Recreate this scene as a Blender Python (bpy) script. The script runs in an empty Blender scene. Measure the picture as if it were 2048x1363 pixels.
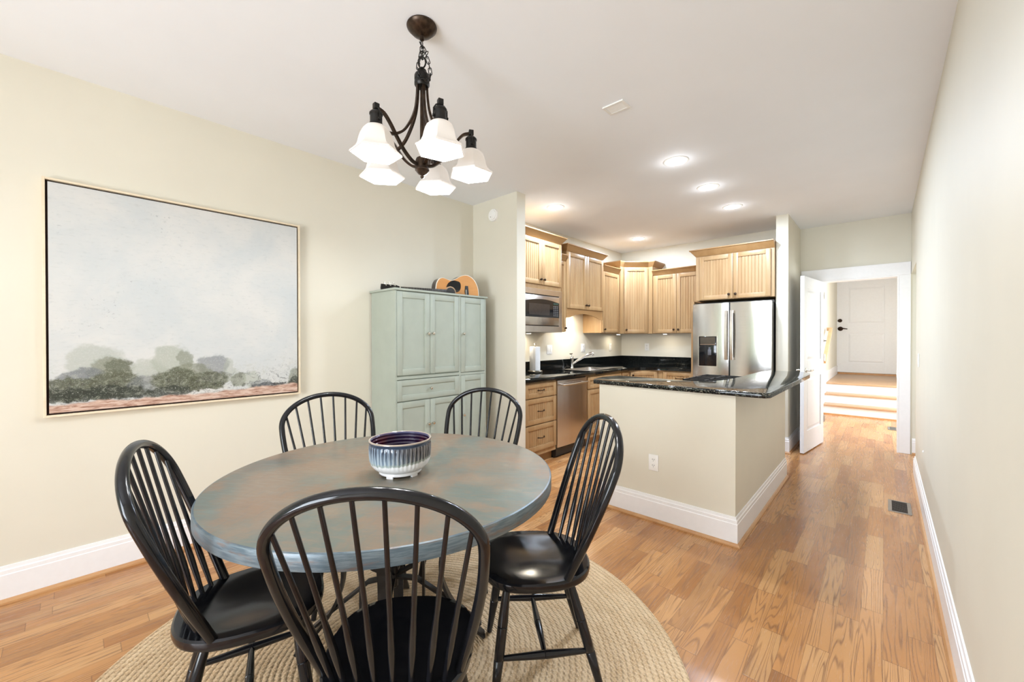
import bpy, bmesh, math, random
from mathutils import Vector, Matrix
random.seed(7)
S = bpy.context.scene
COL = S.collection
PI = math.pi
# ------------------------------------------------------------------ camera
cam = bpy.data.cameras.new('camera'); cam.sensor_fit = 'HORIZONTAL'; cam.sensor_width = 36
cam.lens = 36*808.84/2048; cam.clip_start = .02; cam.clip_end = 100
co = bpy.data.objects.new('camera', cam); COL.objects.link(co)
YAW, PITCH, ROLL = .744, -.0059, -.0011
fwd = Vector((-math.sin(YAW)*math.cos(PITCH), math.cos(YAW)*math.cos(PITCH), math.sin(PITCH)))
rt = Vector((math.cos(YAW), math.sin(YAW), 0)); up = rt.cross(fwd)
r2 = rt*math.cos(ROLL)+up*math.sin(ROLL); u2 = up*math.cos(ROLL)-rt*math.sin(ROLL)
mw_ = Matrix((r2, u2, -fwd)).transposed().to_4x4(); mw_.translation = (0, 0, 1.3191)
co.matrix_world = mw_
S.camera = co
# ------------------------------------------------------------------ view
S.view_settings.view_transform = 'Standard'; S.view_settings.look = 'None'
S.view_settings.gamma = 1; S.view_settings.use_curve_mapping = False
S.view_settings.exposure = 0.76
# ------------------------------------------------------------------ world (sky seen through the windows)
W = bpy.data.worlds.new('world'); S.world = W; W.use_nodes = True
nt = W.node_tree; nt.nodes.clear()
wo = nt.nodes.new('ShaderNodeOutputWorld'); wb = nt.nodes.new('ShaderNodeBackground')
tc = nt.nodes.new('ShaderNodeTexCoord'); sx = nt.nodes.new('ShaderNodeSeparateXYZ'); cr = nt.nodes.new('ShaderNodeValToRGB')
nt.links.new(tc.outputs['Generated'], sx.inputs[0]); nt.links.new(sx.outputs['Z'], cr.inputs[0])
nt.links.new(cr.outputs[0], wb.inputs[0]); nt.links.new(wb.outputs[0], wo.inputs[0])
cr.color_ramp.elements[0].color = (.46, .60, .38, 1); cr.color_ramp.elements[0].position = 0
cr.color_ramp.elements[1].color = (.80, .90, 1, 1); cr.color_ramp.elements[1].position = .35
e = cr.color_ramp.elements.new(.08); e.color = (.64, .82, .58, 1)
wb.inputs[1].default_value = .9

def lamp(name, kind, loc, power, color, rot=(0, 0, 0), sx=.1, sy=.1, parent=None, spread=None, blend=.8, angle=2.0):
    l = bpy.data.lights.new(name, kind); l.energy = power; l.color = color
    if kind == 'AREA':
        l.shape = 'RECTANGLE'; l.size = sx; l.size_y = sy
        if spread: l.spread = spread
    elif kind == 'SPOT':
        l.spot_size = angle; l.spot_blend = blend; l.shadow_soft_size = sx
    else: l.shadow_soft_size = sx
    o = bpy.data.objects.new(name, l); COL.objects.link(o); o.location = loc; o.rotation_euler = rot
    if parent: o.parent = parent
    return o
H = 2.743
XL, XR, YB, YS, XI, YI = -3.248, .2244, 6.459, 2.914, -.694, 2.853
YK = 6.24; YR = -3.10
DAY = (.87, .94, 1.04)
REAR_P, SIDE_P, ALC_FILL_P = 142, 92, 6
# daylight lamps: windows behind the camera, entry room, and added alcove fill
lamp('daylight_and_fill', 'AREA', (-.80, YR-.22, 1.35), REAR_P, DAY, (PI/2+.42, 0, 0), 1.70, 2.2)
lamp('daylight_and_fill', 'AREA', (1.62, 8.2, 1.45), SIDE_P, (.92, .95, 1), (0, PI/2, 0), 1.5, 1.7)
lamp('daylight_and_fill', 'AREA', (1.62, 5.85, 1.45), ALC_FILL_P, (.92, .94, 1), (0, PI/2+.35, 0), 1.6, .9)  # added fill at an unseen alcove opening, brightens the hall

# ------------------------------------------------------------------ material helpers
class N:
    def __init__(s, name):
        s.m = bpy.data.materials.new(name); s.m.use_nodes = True
        s.t = s.m.node_tree; s.b = s.t.nodes['Principled BSDF']; s.o = s.t.nodes['Material Output']
    def n(s, typ, **k):
        q = s.t.nodes.new(typ)
        for a, v in k.items(): setattr(q, a, v)
        return q
    def put(s, sock, v):
        if isinstance(v, bpy.types.NodeSocket): s.t.links.new(v, sock)
        elif isinstance(v, (tuple, list)) and len(v) == 3 and sock.type == 'RGBA': sock.default_value = (*v, 1)
        else: sock.default_value = v
    def math(s, op, a, b=0.0, c=0.0, clamp=False):
        q = s.n('ShaderNodeMath', operation=op, use_clamp=clamp)
        for i, v in enumerate((a, b, c)): s.put(q.inputs[i], v)
        return q.outputs[0]
    def vm(s, op, a, b=(0, 0, 0)):
        q = s.n('ShaderNodeVectorMath', operation=op); s.put(q.inputs[0], a); s.put(q.inputs[1], b)
        return q.outputs[1] if op in ('LENGTH', 'DISTANCE', 'DOT_PRODUCT') else q.outputs[0]
    def comb(s, x, y, z):
        q = s.n('ShaderNodeCombineXYZ')
        for i, v in enumerate((x, y, z)): s.put(q.inputs[i], v)
        return q.outputs[0]
    def sep(s, v):
        q = s.n('ShaderNodeSeparateXYZ'); s.put(q.inputs[0], v); return q.outputs
    def pos(s): return s.n('ShaderNodeNewGeometry').outputs['Position']
    def obj(s): return s.n('ShaderNodeTexCoord').outputs['Object']
    def noise(s, vec, scale=5, detail=2, rough=.5, dist=0, col=False):
        q = s.n('ShaderNodeTexNoise'); s.put(q.inputs['Vector'], vec)
        q.inputs['Scale'].default_value = scale; q.inputs['Detail'].default_value = detail
        q.inputs['Roughness'].default_value = rough; q.inputs['Distortion'].default_value = dist
        return q.outputs[1 if col else 0]
    def white(s, vec):
        q = s.n('ShaderNodeTexWhiteNoise', noise_dimensions='3D'); s.put(q.inputs['Vector'], vec); return q.outputs
    def ramp(s, f, stops, interp='LINEAR'):
        q = s.n('ShaderNodeValToRGB'); s.put(q.inputs[0], f); r = q.color_ramp; r.interpolation = interp
        while len(r.elements) < len(stops): r.elements.new(.5)
        for el, (p, c) in zip(r.elements, stops): el.position = p; el.color = (*c, 1) if len(c) == 3 else c
        return q.outputs[0]
    def mix(s, f, a, b, mode='MIX'):
        q = s.n('ShaderNodeMix', data_type='RGBA', blend_type=mode)
        s.put(q.inputs[0], f); s.put(q.inputs[6], a); s.put(q.inputs[7], b); return q.outputs[2]
    def mr(s, v, a, b, c=0.0, d=1.0, smooth=True):
        q = s.n('ShaderNodeMapRange', interpolation_type='SMOOTHSTEP' if smooth else 'LINEAR')
        for i, x in enumerate((v, a, b, c, d)): s.put(q.inputs[i], x)
        return q.outputs[0]
    def bump(s, h, strength=.2, dist=.01):
        q = s.n('ShaderNodeBump'); s.put(q.inputs['Height'], h)
        q.inputs['Strength'].default_value = strength; q.inputs['Distance'].default_value = dist
        s.t.links.new(q.outputs[0], s.b.inputs['Normal'])
    def fin(s, col=None, rough=None, metal=None, **k):
        if col is not None: s.put(s.b.inputs['Base Color'], col)
        if rough is not None: s.put(s.b.inputs['Roughness'], rough)
        if metal is not None: s.put(s.b.inputs['Metallic'], metal)
        for a, v in k.items(): s.put(s.b.inputs[a.replace('_', ' ')], v)
        return s.m

def srgb(r, g, b):
    f = lambda c: (c/255/12.92) if c/255 <= .04045 else ((c/255+.055)/1.055)**2.4
    return (f(r), f(g), f(b))
def flat(name, col, rough=.5, metal=0, noise_amt=.06, nscale=30, bump=0, **k):
    m = N(name); nz = m.noise(m.obj(), nscale, 3)
    f = m.mr(nz, .3, .7, 0, 1)
    a = tuple(min(1, c*(1-noise_amt)) for c in col); b = tuple(min(1, c*(1+noise_amt)) for c in col)
    if bump: m.bump(nz, bump, .002)
    return m.fin(m.mix(f, a, b), rough, metal, **k)

PAINT = (.725, .68, .565)
M_wall = flat('wall_paint', PAINT, .55, noise_amt=.012, nscale=3)
M_ceil = flat('ceiling_paint', (.90, .915, .945), .8, noise_amt=.01, nscale=2)
M_trim = flat('white_trim_paint', (.88, .86, .85), .35, noise_amt=.01)
M_door = flat('white_door_paint', (.82, .82, .83), .35, noise_amt=.01)
M_plate = flat('white_plastic', (.88, .86, .82), .4, noise_amt=.01)
M_dark = flat('dark_slot', (.02, .02, .02), .6)

def mat_floor():
    m = N('oak_floor'); x, y, z = m.sep(m.pos()); w = .0815
    xr = m.math('DIVIDE', x, w); row = m.math('FLOOR', xr); fx = m.math('FRACT', xr)
    rr = m.white(m.comb(row, 3.7, 1.1))[0]
    ys = m.math('ADD', m.math('DIVIDE', y, 1.15), m.math('MULTIPLY', rr, 17.3))
    seg = m.math('FLOOR', ys); fy = m.math('FRACT', ys)
    jit = m.white(m.comb(row, seg, 9.3))[0]
    cut = m.mr(jit, 0, 1, .35, .75, False)
    half = m.math('GREATER_THAN', fy, cut)
    idv = m.white(m.comb(row, m.math('ADD', m.math('MULTIPLY', seg, 2), half), 5.5))
    ic = m.n('ShaderNodeSeparateColor'); m.put(ic.inputs[0], idv[1]); r, g, b = ic.outputs
    gx = m.math('ADD', m.math('MULTIPLY', x, 1.0), m.math('MULTIPLY', r, 31))
    gy = m.math('ADD', y, m.math('MULTIPLY', g, 47))
    low = m.noise(m.comb(m.math('MULTIPLY', gx, 13), m.math('MULTIPLY', gy, .62), m.math('MULTIPLY', b, 9)), 1, 2, .42, .25)
    k = m.mr(b, 0, 1, 11, 26, False)
    fr = m.math('FRACT', m.math('MULTIPLY', low, k))
    ln = m.math('ABSOLUTE', m.math('SUBTRACT', fr, .5))
    line = m.mr(ln, .0, .24, 1, 0)
    pores = m.noise(m.comb(m.math('MULTIPLY', gx, 260), m.math('MULTIPLY', gy, 9), b), 1, 2, .6)
    pore = m.mr(pores, .52, .75, 0, 1)
    base = m.ramp(r, [(0, (.35, .142, .044)), (.25, (.45, .20, .066)), (.5, (.52, .25, .090)), (.75, (.59, .31, .125)), (.93, (.56, .31, .13)), (1, (.33, .135, .045))])
    c = m.mix(m.math('MULTIPLY', line, m.mr(pores, .25, .6, .45, .95)), base, (.25, .115, .05))
    c = m.mix(m.math('MULTIPLY', pore, .30), c, (.22, .10, .045))
    blot = m.noise(m.comb(m.math('MULTIPLY', gx, 14), m.math('MULTIPLY', gy, 2), 0), 1, 2)
    c = m.mix(m.mr(blot, .3, .75, 0, .25), c, (.60, .30, .115))
    ex = m.math('MINIMUM', fx, m.math('SUBTRACT', 1, fx))
    e1 = m.mr(ex, .004, .016, 1, 0)
    d2 = m.math('MINIMUM', m.math('ABSOLUTE', m.math('SUBTRACT', fy, cut)), m.math('MINIMUM', fy, m.math('SUBTRACT', 1, fy)))
    e2 = m.mr(d2, .0006, .0022, 1, 0)
    gap = m.math('MAXIMUM', e1, e2)
    c = m.mix(m.math('MULTIPLY', gap, .55), c, (.13, .06, .025))
    m.bump(m.math('SUBTRACT', m.math('MULTIPLY', line, -.15), gap), .12, .002)
    return m.fin(c, m.mr(pores, .3, .7, .19, .28), Specular_IOR_Level=.5)
M_floor = mat_floor()

def mat_wood(name, c1, c2, dark, axis='Z', rough=.38, scale=1.0):
    m = N(name); x, y, z = m.sep(m.pos())
    s1, s2 = 11*scale, 1.1*scale
    f = {'Z': (s1, s1, s2), 'Y': (s1, s2, s1), 'X': (s2, s1, s1)}[axis]
    v = m.comb(m.math('MULTIPLY', x, f[0]), m.math('MULTIPLY', y, f[1]), m.math('MULTIPLY', z, f[2]))
    a = m.noise(v, 1, 3, .55, .6)
    b = m.noise(v, 9, 3, .6)
    c = m.mix(m.mr(a, .3, .7), c1, c2)
    c = m.mix(m.math('MULTIPLY', m.mr(b, .5, .8), .28), c, dark)
    m.bump(b, .04, .001)
    return m.fin(c, rough)
M_maple = mat_wood('maple_cabinet', (.43, .275, .130), (.37, .215, .093), (.25, .135, .05))
M_maple_h = mat_wood('maple_moulding', (.41, .238, .100), (.355, .195, .076), (.24, .12, .042), 'Y')
M_shoe = mat_wood('oak_shoe_moulding', (.58, .32, .14), (.50, .25, .10), (.30, .14, .05), 'Y')
M_rail = mat_wood('oak_handrail', (.62, .42, .24), (.55, .36, .2), (.36, .22, .11), 'Y')

def mat_black_chair():
    m = N('black_chair_paint'); nz = m.noise(m.obj(), 40, 3)
    wear = m.mr(m.noise(m.obj(), 130, 2), .80, .86, 0, .5)
    c = m.mix(wear, m.mix(m.mr(nz, .3, .7), (.0055, .006, .008), (.010, .010, .012)), (.20, .17, .15))
    return m.fin(c, m.mr(m.noise(m.obj(), 9, 2), .3, .7, .10, .17), Specular_IOR_Level=.42)
M_chair = mat_black_chair()

def mat_patina(name, edge=False):
    m = N(name); o = m.obj(); x, y, z = m.sep(o)
    a = m.noise(o, 2.6, 4, .6, .5); b = m.noise(m.vm('ADD', o, (7, 3, 1)), 4.2, 4, .62, .8)
    if edge:
        an = m.math('ARCTAN2', y, x)
        st = m.noise(m.comb(m.math('MULTIPLY', an, 9), m.math('MULTIPLY', z, 130), 0), 1, 4, .65, .4)
        c = m.mix(m.mr(st, .35, .65), (.085, .125, .155), (.17, .215, .24))  # patina tones made bluer: blue window light on the rim painted in
        c = m.mix(m.mr(m.noise(m.comb(m.math('MULTIPLY', an, 5), m.math('MULTIPLY', z, 50), 4), 1, 4, .65), .52, .66, 0, .6), c, (.20, .125, .09))
        f = st
    else:
        sx_ = m.math('ADD', m.math('MULTIPLY', x, .82), m.math('MULTIPLY', y, .57)); sy_ = m.math('SUBTRACT', m.math('MULTIPLY', y, .82), m.math('MULTIPLY', x, .57))
        f = m.noise(m.comb(m.math('MULTIPLY', sx_, 14), m.math('MULTIPLY', sy_, 70), 0), 1, 3, .6, .5)
        f2 = m.noise(m.comb(m.math('MULTIPLY', sy_, 18), m.math('MULTIPLY', sx_, 80), 5), 1, 3, .6, .5)
        c = m.mix(m.mr(a, .38, .62), (.135, .160, .138), (.245, .185, .130))
        c = m.mix(m.mr(b, .45, .63, 0, .7), c, (.255, .160, .100))
        c = m.mix(m.mr(m.noise(m.vm('ADD', o, (2, 9, 4)), 5, 4), .55, .72, 0, .6), c, (.15, .20, .18))
        c = m.mix(m.mr(m.noise(m.vm('ADD', o, (5, 2, 8)), 3, 3), .58, .78, 0, .6), c, (.075, .080, .075))
        c = m.mix(m.mr(f, .48, .66, 0, .33), c, (.32, .215, .15))
        c = m.mix(m.mr(f2, .50, .68, 0, .30), c, (.13, .165, .155))
    m.bump(f, .08, .001)
    return m.fin(c, m.mr(f, .3, .7, .28, .40), .10)
M_patina = mat_patina('patina_copper_top'); M_patedge_bluelit = mat_patina('patina_edge_bluelit', True)
M_iron = flat('dark_iron', (.025, .023, .022), .42, .5, .3)

def mat_rug():
    m = N('braided_jute'); x, y, z = m.sep(m.obj())
    r = m.math('SQRT', m.math('ADD', m.math('MULTIPLY', x, x), m.math('MULTIPLY', y, y)))
    an = m.math('ARCTAN2', y, x)
    wob = m.math('ADD', m.math('MULTIPLY', m.math('SUBTRACT', m.noise(m.obj(), 6, 2), .5), .014), m.math('MULTIPLY', m.math('SUBTRACT', m.noise(m.obj(), 45, 2), .5), .008))
    q = m.math('ADD', m.math('DIVIDE', m.math('ADD', r, wob), .0225), m.math('DIVIDE', an, 2*PI))
    ring = m.math('FRACT', q); idx = m.math('FLOOR', q)
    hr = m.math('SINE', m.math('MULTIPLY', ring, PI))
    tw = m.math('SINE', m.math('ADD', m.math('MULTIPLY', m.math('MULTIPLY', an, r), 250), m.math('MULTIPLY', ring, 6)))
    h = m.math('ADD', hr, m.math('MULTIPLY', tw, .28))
    fib = m.noise(m.obj(), 170, 3, .7)
    strand = m.noise(m.comb(m.math('MULTIPLY', idx, 3.17), m.math('MULTIPLY', m.math('MULTIPLY', an, r), 7), 0), 1, 2)
    spot = m.noise(m.obj(), 75, 2, .6)
    c = m.mix(m.mr(strand, .3, .7), (.58, .37, .185), (.76, .55, .33))
    c = m.mix(m.mr(fib, .35, .7), c, (.88, .68, .46))
    c = m.mix(m.mr(spot, .60, .74, 0, .6), c, (.27, .15, .07))
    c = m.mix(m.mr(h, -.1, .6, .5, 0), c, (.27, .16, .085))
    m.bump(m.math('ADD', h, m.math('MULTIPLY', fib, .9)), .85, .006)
    return m.fin(c, .95, Specular_IOR_Level=.1)
M_rug = mat_rug()

def mat_granite(fl=1):
    m = N('black_granite'); o = m.pos()
    v = m.n('ShaderNodeTexVoronoi'); m.put(v.inputs['Vector'], o); v.inputs['Scale'].default_value = 170
    k = m.n('ShaderNodeSeparateColor'); m.put(k.inputs[0], v.outputs['Color'])
    c = m.mix(m.mr(k.outputs[0], .74, .9, 0, .8*fl), (.004, .005, .005), (.085, .095, .08))
    c = m.mix(m.mr(k.outputs[1], .88, .97, 0, .8*fl), c, (.26, .24, .18))
    return m.fin(c, .06, Specular_IOR_Level=.4)
M_granite = mat_granite(); M_granite_dark = mat_granite(.05)

def mat_steel(name, wavy=0, rough=.22, col=(.62, .58, .55)):
    m = N(name); x, y, z = m.sep(m.pos())
    br = m.noise(m.comb(m.math('MULTIPLY', x, 4), m.math('MULTIPLY', y, 4), m.math('MULTIPLY', z, 500)), 1, 2)
    if wavy:
        wv = m.noise(m.comb(m.math('MULTIPLY', x, 7), m.math('MULTIPLY', y, 7), m.math('MULTIPLY', z, 1.6)), 1, 1)
        m.bump(wv, wavy, .02)
    return m.fin(m.mix(m.mr(br, .3, .7, 0, .25), col, tuple(c*.8 for c in col)), m.mr(br, .2, .8, rough*.9, rough*1.15), 1.0)
M_steel = mat_steel('stainless_steel', .12); M_fridge = mat_steel('stainless_fridge', .10, .17, (.66, .63, .60))
M_chrome = flat('polished_chrome', (.75, .75, .75), .12, 1.0)
M_nickel = flat('brushed_nickel', (.66, .62, .55), .25, 1.0)
M_bronze = flat('oil_rubbed_bronze', (.035, .018, .010), .35, .75, .4, 60)
M_lampmetal = flat('bronze_lamp_metal', (.048, .030, .019), .36, .75, .4, 45)
M_lampiron = flat('blackened_lamp_metal', (.02, .018, .016), .42, .6, .3, 45)
M_blackgloss = flat('black_gloss', (.008, .008, .009), .08)
M_blackplastic = flat('black_plastic', (.014, .013, .012), .4)
M_sage = flat('sage_green_paint', (.375, .41, .345), .5, noise_amt=.03, nscale=8)
M_paper = flat('white_paper', (.88, .87, .85), .9, noise_amt=.02, bump=.2, nscale=80)

def emis(name, col, strength, base=(.9, .88, .84)):
    m = N(name); nz = m.noise(m.obj(), 6, 1)
    return m.fin(base, .4, 0, Emission_Color=m.mix(nz, col, tuple(c*.97 for c in col)), Emission_Strength=strength)
M_shade = emis('frosted_lamp_glass', (1, .88, .76), .16, (.62, .58, .54))
M_bulb = emis('glowing_bulb', (1, .94, .84), 14)
M_down = emis('downlight_lens', (1, .96, .88), 5)
M_baffle = flat('downlight_baffle', (.88, .86, .82), .5)

# ------------------------------------------------------------------ mesh helpers
class MB:
    def __init__(s): s.bm = bmesh.new(); s.mi = 0
    def _tag(s, fs):
        for f in fs: f.material_index = s.mi
    def poly8(s, P, bev=0, seg=2):
        vs = [s.bm.verts.new(p) for p in P]
        fs = [s.bm.faces.new([vs[i] for i in q]) for q in ((0, 3, 2, 1), (4, 5, 6, 7), (0, 1, 5, 4), (1, 2, 6, 5), (2, 3, 7, 6), (3, 0, 4, 7))]
        s._tag(fs)
        if bev > 0:
            es = {e for f in fs for e in f.edges}
            r = bmesh.ops.bevel(s.bm, geom=list(es), offset=bev, segments=seg, profile=.5, affect='EDGES', clamp_overlap=True)
            s._tag(r['faces'])
        return s
    def box(s, x0, x1, y0, y1, z0, z1, bev=0):
        return s.poly8([(x0, y0, z0), (x1, y0, z0), (x1, y1, z0), (x0, y1, z0), (x0, y0, z1), (x1, y0, z1), (x1, y1, z1), (x0, y1, z1)], bev)
    def fbox(s, F, u0, u1, n0, n1, z0, z1, bev=0):
        return s.poly8([F(*q) for q in ((u0, n0, z0), (u1, n0, z0), (u1, n1, z0), (u0, n1, z0), (u0, n0, z1), (u1, n0, z1), (u1, n1, z1), (u0, n1, z1))], bev)
    def prism(s, pts, z0, z1, bev=0, top=None):
        a = [s.bm.verts.new((*p, z0)) for p in pts]; b = [s.bm.verts.new((*p, z1)) for p in (top or pts)]; n = len(pts)
        fs = [s.bm.faces.new(a[::-1]), s.bm.faces.new(b)] + [s.bm.faces.new((a[i], a[(i+1) % n], b[(i+1) % n], b[i])) for i in range(n)]
        s._tag(fs)
        if bev:
            es = list(fs[0].edges)+list(fs[1].edges)
            r = bmesh.ops.bevel(s.bm, geom=es, offset=bev, segments=3, profile=.5, affect='EDGES', clamp_overlap=True); s._tag(r['faces'])
        return s
    def loops(s, rings, closed=True, cap=True):
        R = [[s.bm.verts.new(p) for p in r] for r in rings]; fs = []
        n = len(R[0])
        for a, b in zip(R, R[1:]):
            for i in range(n if closed else n-1):
                j = (i+1) % n; fs.append(s.bm.faces.new((a[i], a[j], b[j], b[i])))
        if cap and closed:
            fs.append(s.bm.faces.new(R[0][::-1])); fs.append(s.bm.faces.new(R[-1]))
        s._tag(fs); return s
    def lathe(s, prof, c=(0, 0, 0), n=32, axis=(0, 0, 1), cap=True):
        ax = Vector(axis).normalized(); t = Vector((1, 0, 0)) if abs(ax.x) < .9 else Vector((0, 1, 0))
        u = ax.cross(t).normalized(); v = ax.cross(u); C = Vector(c)
        return s.loops([[C+ax*z+(u*math.cos(2*PI*i/n)+v*math.sin(2*PI*i/n))*max(r, 1e-4) for i in range(n)] for r, z in prof], cap=cap)
    def tube(s, pts, rad, n=10, cap=True, flat=None, upv=None, closed=False):
        P = [Vector(p) for p in pts]; m = len(P); rings = []
        rr = rad if isinstance(rad, (list, tuple)) else [rad]*m
        ref = None
        for i in range(m):
            if closed: d = (P[(i+1) % m]-P[i-1]).normalized()
            else: d = (P[min(i+1, m-1)]-P[max(i-1, 0)]).normalized()
            if upv is not None: ref = Vector(upv)
            elif ref is None: ref = Vector((0, 0, 1)) if abs(d.z) < .9 else Vector((1, 0, 0))
            a = (ref-d*ref.dot(d)).normalized(); b = d.cross(a)
            if upv is None: ref = a
            fa, fb = flat if flat else (1, 1)
            rings.append([P[i]+(a*math.cos(2*PI*k/n)*fa+b*math.sin(2*PI*k/n)*fb)*rr[i] for k in range(n)])
        if closed: rings.append(rings[0]); return s.loops2(rings)
        return s.loops(rings, cap=cap)
    def loops2(s, rings):
        R = [[s.bm.verts.new(p) for p in r] for r in rings[:-1]]; fs = []; n = len(R[0]); m = len(R)
        for i in range(m):
            a, b = R[i], R[(i+1) % m]
            for k in range(n): fs.append(s.bm.faces.new((a[k], a[(k+1) % n], b[(k+1) % n], b[k])))
        s._tag(fs); return s
    def strap(s, pts, w, t, side):
        """flat bar following pts; w along side vector, t thickness"""
        P = [Vector(p) for p in pts]; sd = Vector(side).normalized(); rings = []
        for i in range(len(P)):
            d = (P[min(i+1, len(P)-1)]-P[max(i-1, 0)]).normalized(); nn = d.cross(sd).normalized()
            rings.append([P[i]+sd*a*w/2+nn*b*t/2 for a, b in ((-1, -1), (1, -1), (1, 1), (-1, 1))])
        return s.loops(rings)
    def build(s, name, mats, parent=None, off=None, smooth=True, loc=None):
        bm = s.bm
        bmesh.ops.recalc_face_normals(bm, faces=bm.faces)
        o = Vector(off) if off is not None else (Vector(parent['_o']) if parent is not None and '_o' in parent else (Vector(loc) if loc else Vector((0, 0, 0))))
        if o.length: bmesh.ops.translate(bm, verts=bm.verts, vec=-o)
        me = bpy.data.meshes.new(name); bm.to_mesh(me); bm.free()
        for m in (mats if isinstance(mats, (list, tuple)) else [mats]): me.materials.append(m)
        if smooth:
            me.polygons.foreach_set('use_smooth', [True]*len(me.polygons)); me.update()
            try: me.set_sharp_from_angle(angle=math.radians(38))
            except Exception: pass
        ob = bpy.data.objects.new(name, me); COL.objects.link(ob)
        if parent is not None:
            ob.parent = parent
            if '_o' in parent: ob['_o'] = parent['_o']
        elif loc: ob.location = loc
        return ob

def thing(name, label, cat, loc=(0, 0, 0), group=None, rz=0):
    o = bpy.data.objects.new(name, None); COL.objects.link(o); o.location = loc; o.rotation_euler = (0, 0, rz)
    o.empty_display_size = .1; o['label'] = label; o['category'] = cat; o['_o'] = list(loc) if not rz else [0, 0, 0]
    if group: o['group'] = group
    return o
def tag(o, label, cat, group=None):
    o['label'] = label; o['category'] = cat
    if group: o['group'] = group
    return o
def struct(mb, name, mat, label=None, cat=None, parent=None, smooth=False, loc=None):
    o = mb.build(name, mat, parent, smooth=smooth, loc=loc)
    if parent is None:
        o['kind'] = 'structure'
        o['label'] = label or name.replace('_', ' '); o['category'] = cat or name.split('_')[0]
    return o
def frame(o, u, n):
    O, U, Nn = Vector(o), Vector(u).normalized(), Vector(n).normalized()
    return lambda a, b, z: O+U*a+Nn*b+Vector((0, 0, z))

# ------------------------------------------------------------------ room shell
struct(MB().box(-3.5, 1.5, YR-.15, 12.2, -.08, 0), 'floor', M_floor, 'oak strip floor running along the hall', 'floor')
struct(MB().box(-3.5, 1.5, YR-.15, 12.2, H, H+.1), 'ceiling', M_ceil, 'plain white flat ceiling', 'ceiling')
struct(MB().box(XL-.12, XL, YR-.15, YK+.2, 0, H), 'wall_left', M_wall, 'long beige wall behind painting and sage cupboard', 'wall')
w = MB(); w.box(XR, XR+.12, YR-.15, 5.50, 0, H); w.box(XR, XR+.12, 5.50, YB, 2.05, H)
struct(w, 'wall_right', M_wall, 'beige wall along the right side of the hall', 'wall')
struct(MB().box(XL, -2.617, YS, YS+.125, 0, H), 'wall_stub', M_wall, 'short beige wall between dining room and kitchen', 'wall')
struct(MB().box(XL, -.87, YK, YB+.12, 0, H), 'wall_kitchen', M_wall, 'beige kitchen wall behind the corner cabinets', 'wall')
struct(MB().box(-.93, -.811, 5.55, YK, 0, H).box(-.87, -.811, YK, YB, 0, H), 'wall_pillar', M_wall, 'narrow beige wall end to the right of the refrigerator', 'wall')
w = MB(); w.box(-.87, -.605, YB, YB+.12, 0, H); w.box(.125, 1.4, YB, YB+.12, 0, H); w.box(-.605, .125, YB, YB+.12, 2.045, H)
struct(w, 'wall_hall', M_wall, 'khaki wall above the white door casing', 'wall')
w = MB(); w.box(1.30, 1.42, 5.2, 5.42, 0, H).box(1.30, 1.42, 6.28, 6.46, 0, H).box(1.30, 1.42, 5.42, 6.28, 0, .6).box(1.30, 1.42, 5.42, 6.28, 2.3, H).box(XR+.12, 1.3, 5.2, 5.3, 0, H)
struct(w, 'wall_alcove', M_wall, 'beige wall of the side opening', 'wall')
# entry room
w = MB(); w.box(-.92, -.80, YB+.12, 12.2, 0, H)
struct(w, 'wall_entry_left', M_wall, 'pale wall with handrail left of the steps', 'wall')
w = MB(); w.box(1.3, 1.42, YB+.12, 7.4, 0, H); w.box(1.3, 1.42, 9.0, 12.2, 0, H); w.box(1.3, 1.42, 7.4, 9.0, 0, .6); w.box(1.3, 1.42, 7.4, 9.0, 2.3, H)
struct(w, 'wall_entry_right', M_wall, 'pale wall at the right of the entry', 'wall')
struct(MB().box(-.92, 1.42, 11.92, 12.2, 0, H), 'wall_entry', M_wall, 'pale wall around the entry door', 'wall')
# rear wall with two windows (behind the camera)
w = MB(); zz0, zz1 = .25, 2.45
for a, b in ((XL, -3.20), (-2.02, -1.66), (-.04, XR)): w.box(a, b, YR-.12, YR, 0, H)
for a, b in ((-3.20, -2.02), (-1.66, -.04)): w.box(a, b, YR-.12, YR, 0, zz0); w.box(a, b, YR-.12, YR, zz1, H)
struct(w, 'wall_rear', M_wall, 'beige wall with windows behind the camera', 'wall')
def mat_pane():
    m = N('window_glass'); tr = m.n('ShaderNodeBsdfTransparent'); gl = m.n('ShaderNodeBsdfGlossy'); mx = m.n('ShaderNodeMixShader')
    gl.inputs['Roughness'].default_value = .02; fr = m.n('ShaderNodeFresnel'); fr.inputs[0].default_value = 1.45
    m.t.links.new(fr.outputs[0], mx.inputs[0]); m.t.links.new(tr.outputs[0], mx.inputs[1]); m.t.links.new(gl.outputs[0], mx.inputs[2])
    m.t.links.new(mx.outputs[0], m.o.inputs[0]); return m.m
M_pane = mat_pane()
for i, (a, b) in enumerate(((-3.20, -2.02), (-1.66, -.04))):
    w = MB()
    for x in (a, b-.06): w.box(x, x+.06, YR-.11, YR+.015, zz0, zz1)
    for z in (zz0, zz1-.06, 1.28): w.box(a+.06, b-.06, YR-.10, YR-.02, z, z+.06)
    w.box((a+b)/2-.012, (a+b)/2+.012, YR-.09, YR-.04, zz0+.06, zz1-.06)
    o = struct(w, 'window_%d' % (i+1), M_trim, 'white window behind the camera', 'window')
    MB().box(a+.06, b-.06, YR-.066, YR-.060, zz0+.06, zz1-.06).build('pane', M_pane, o, smooth=False)

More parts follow.
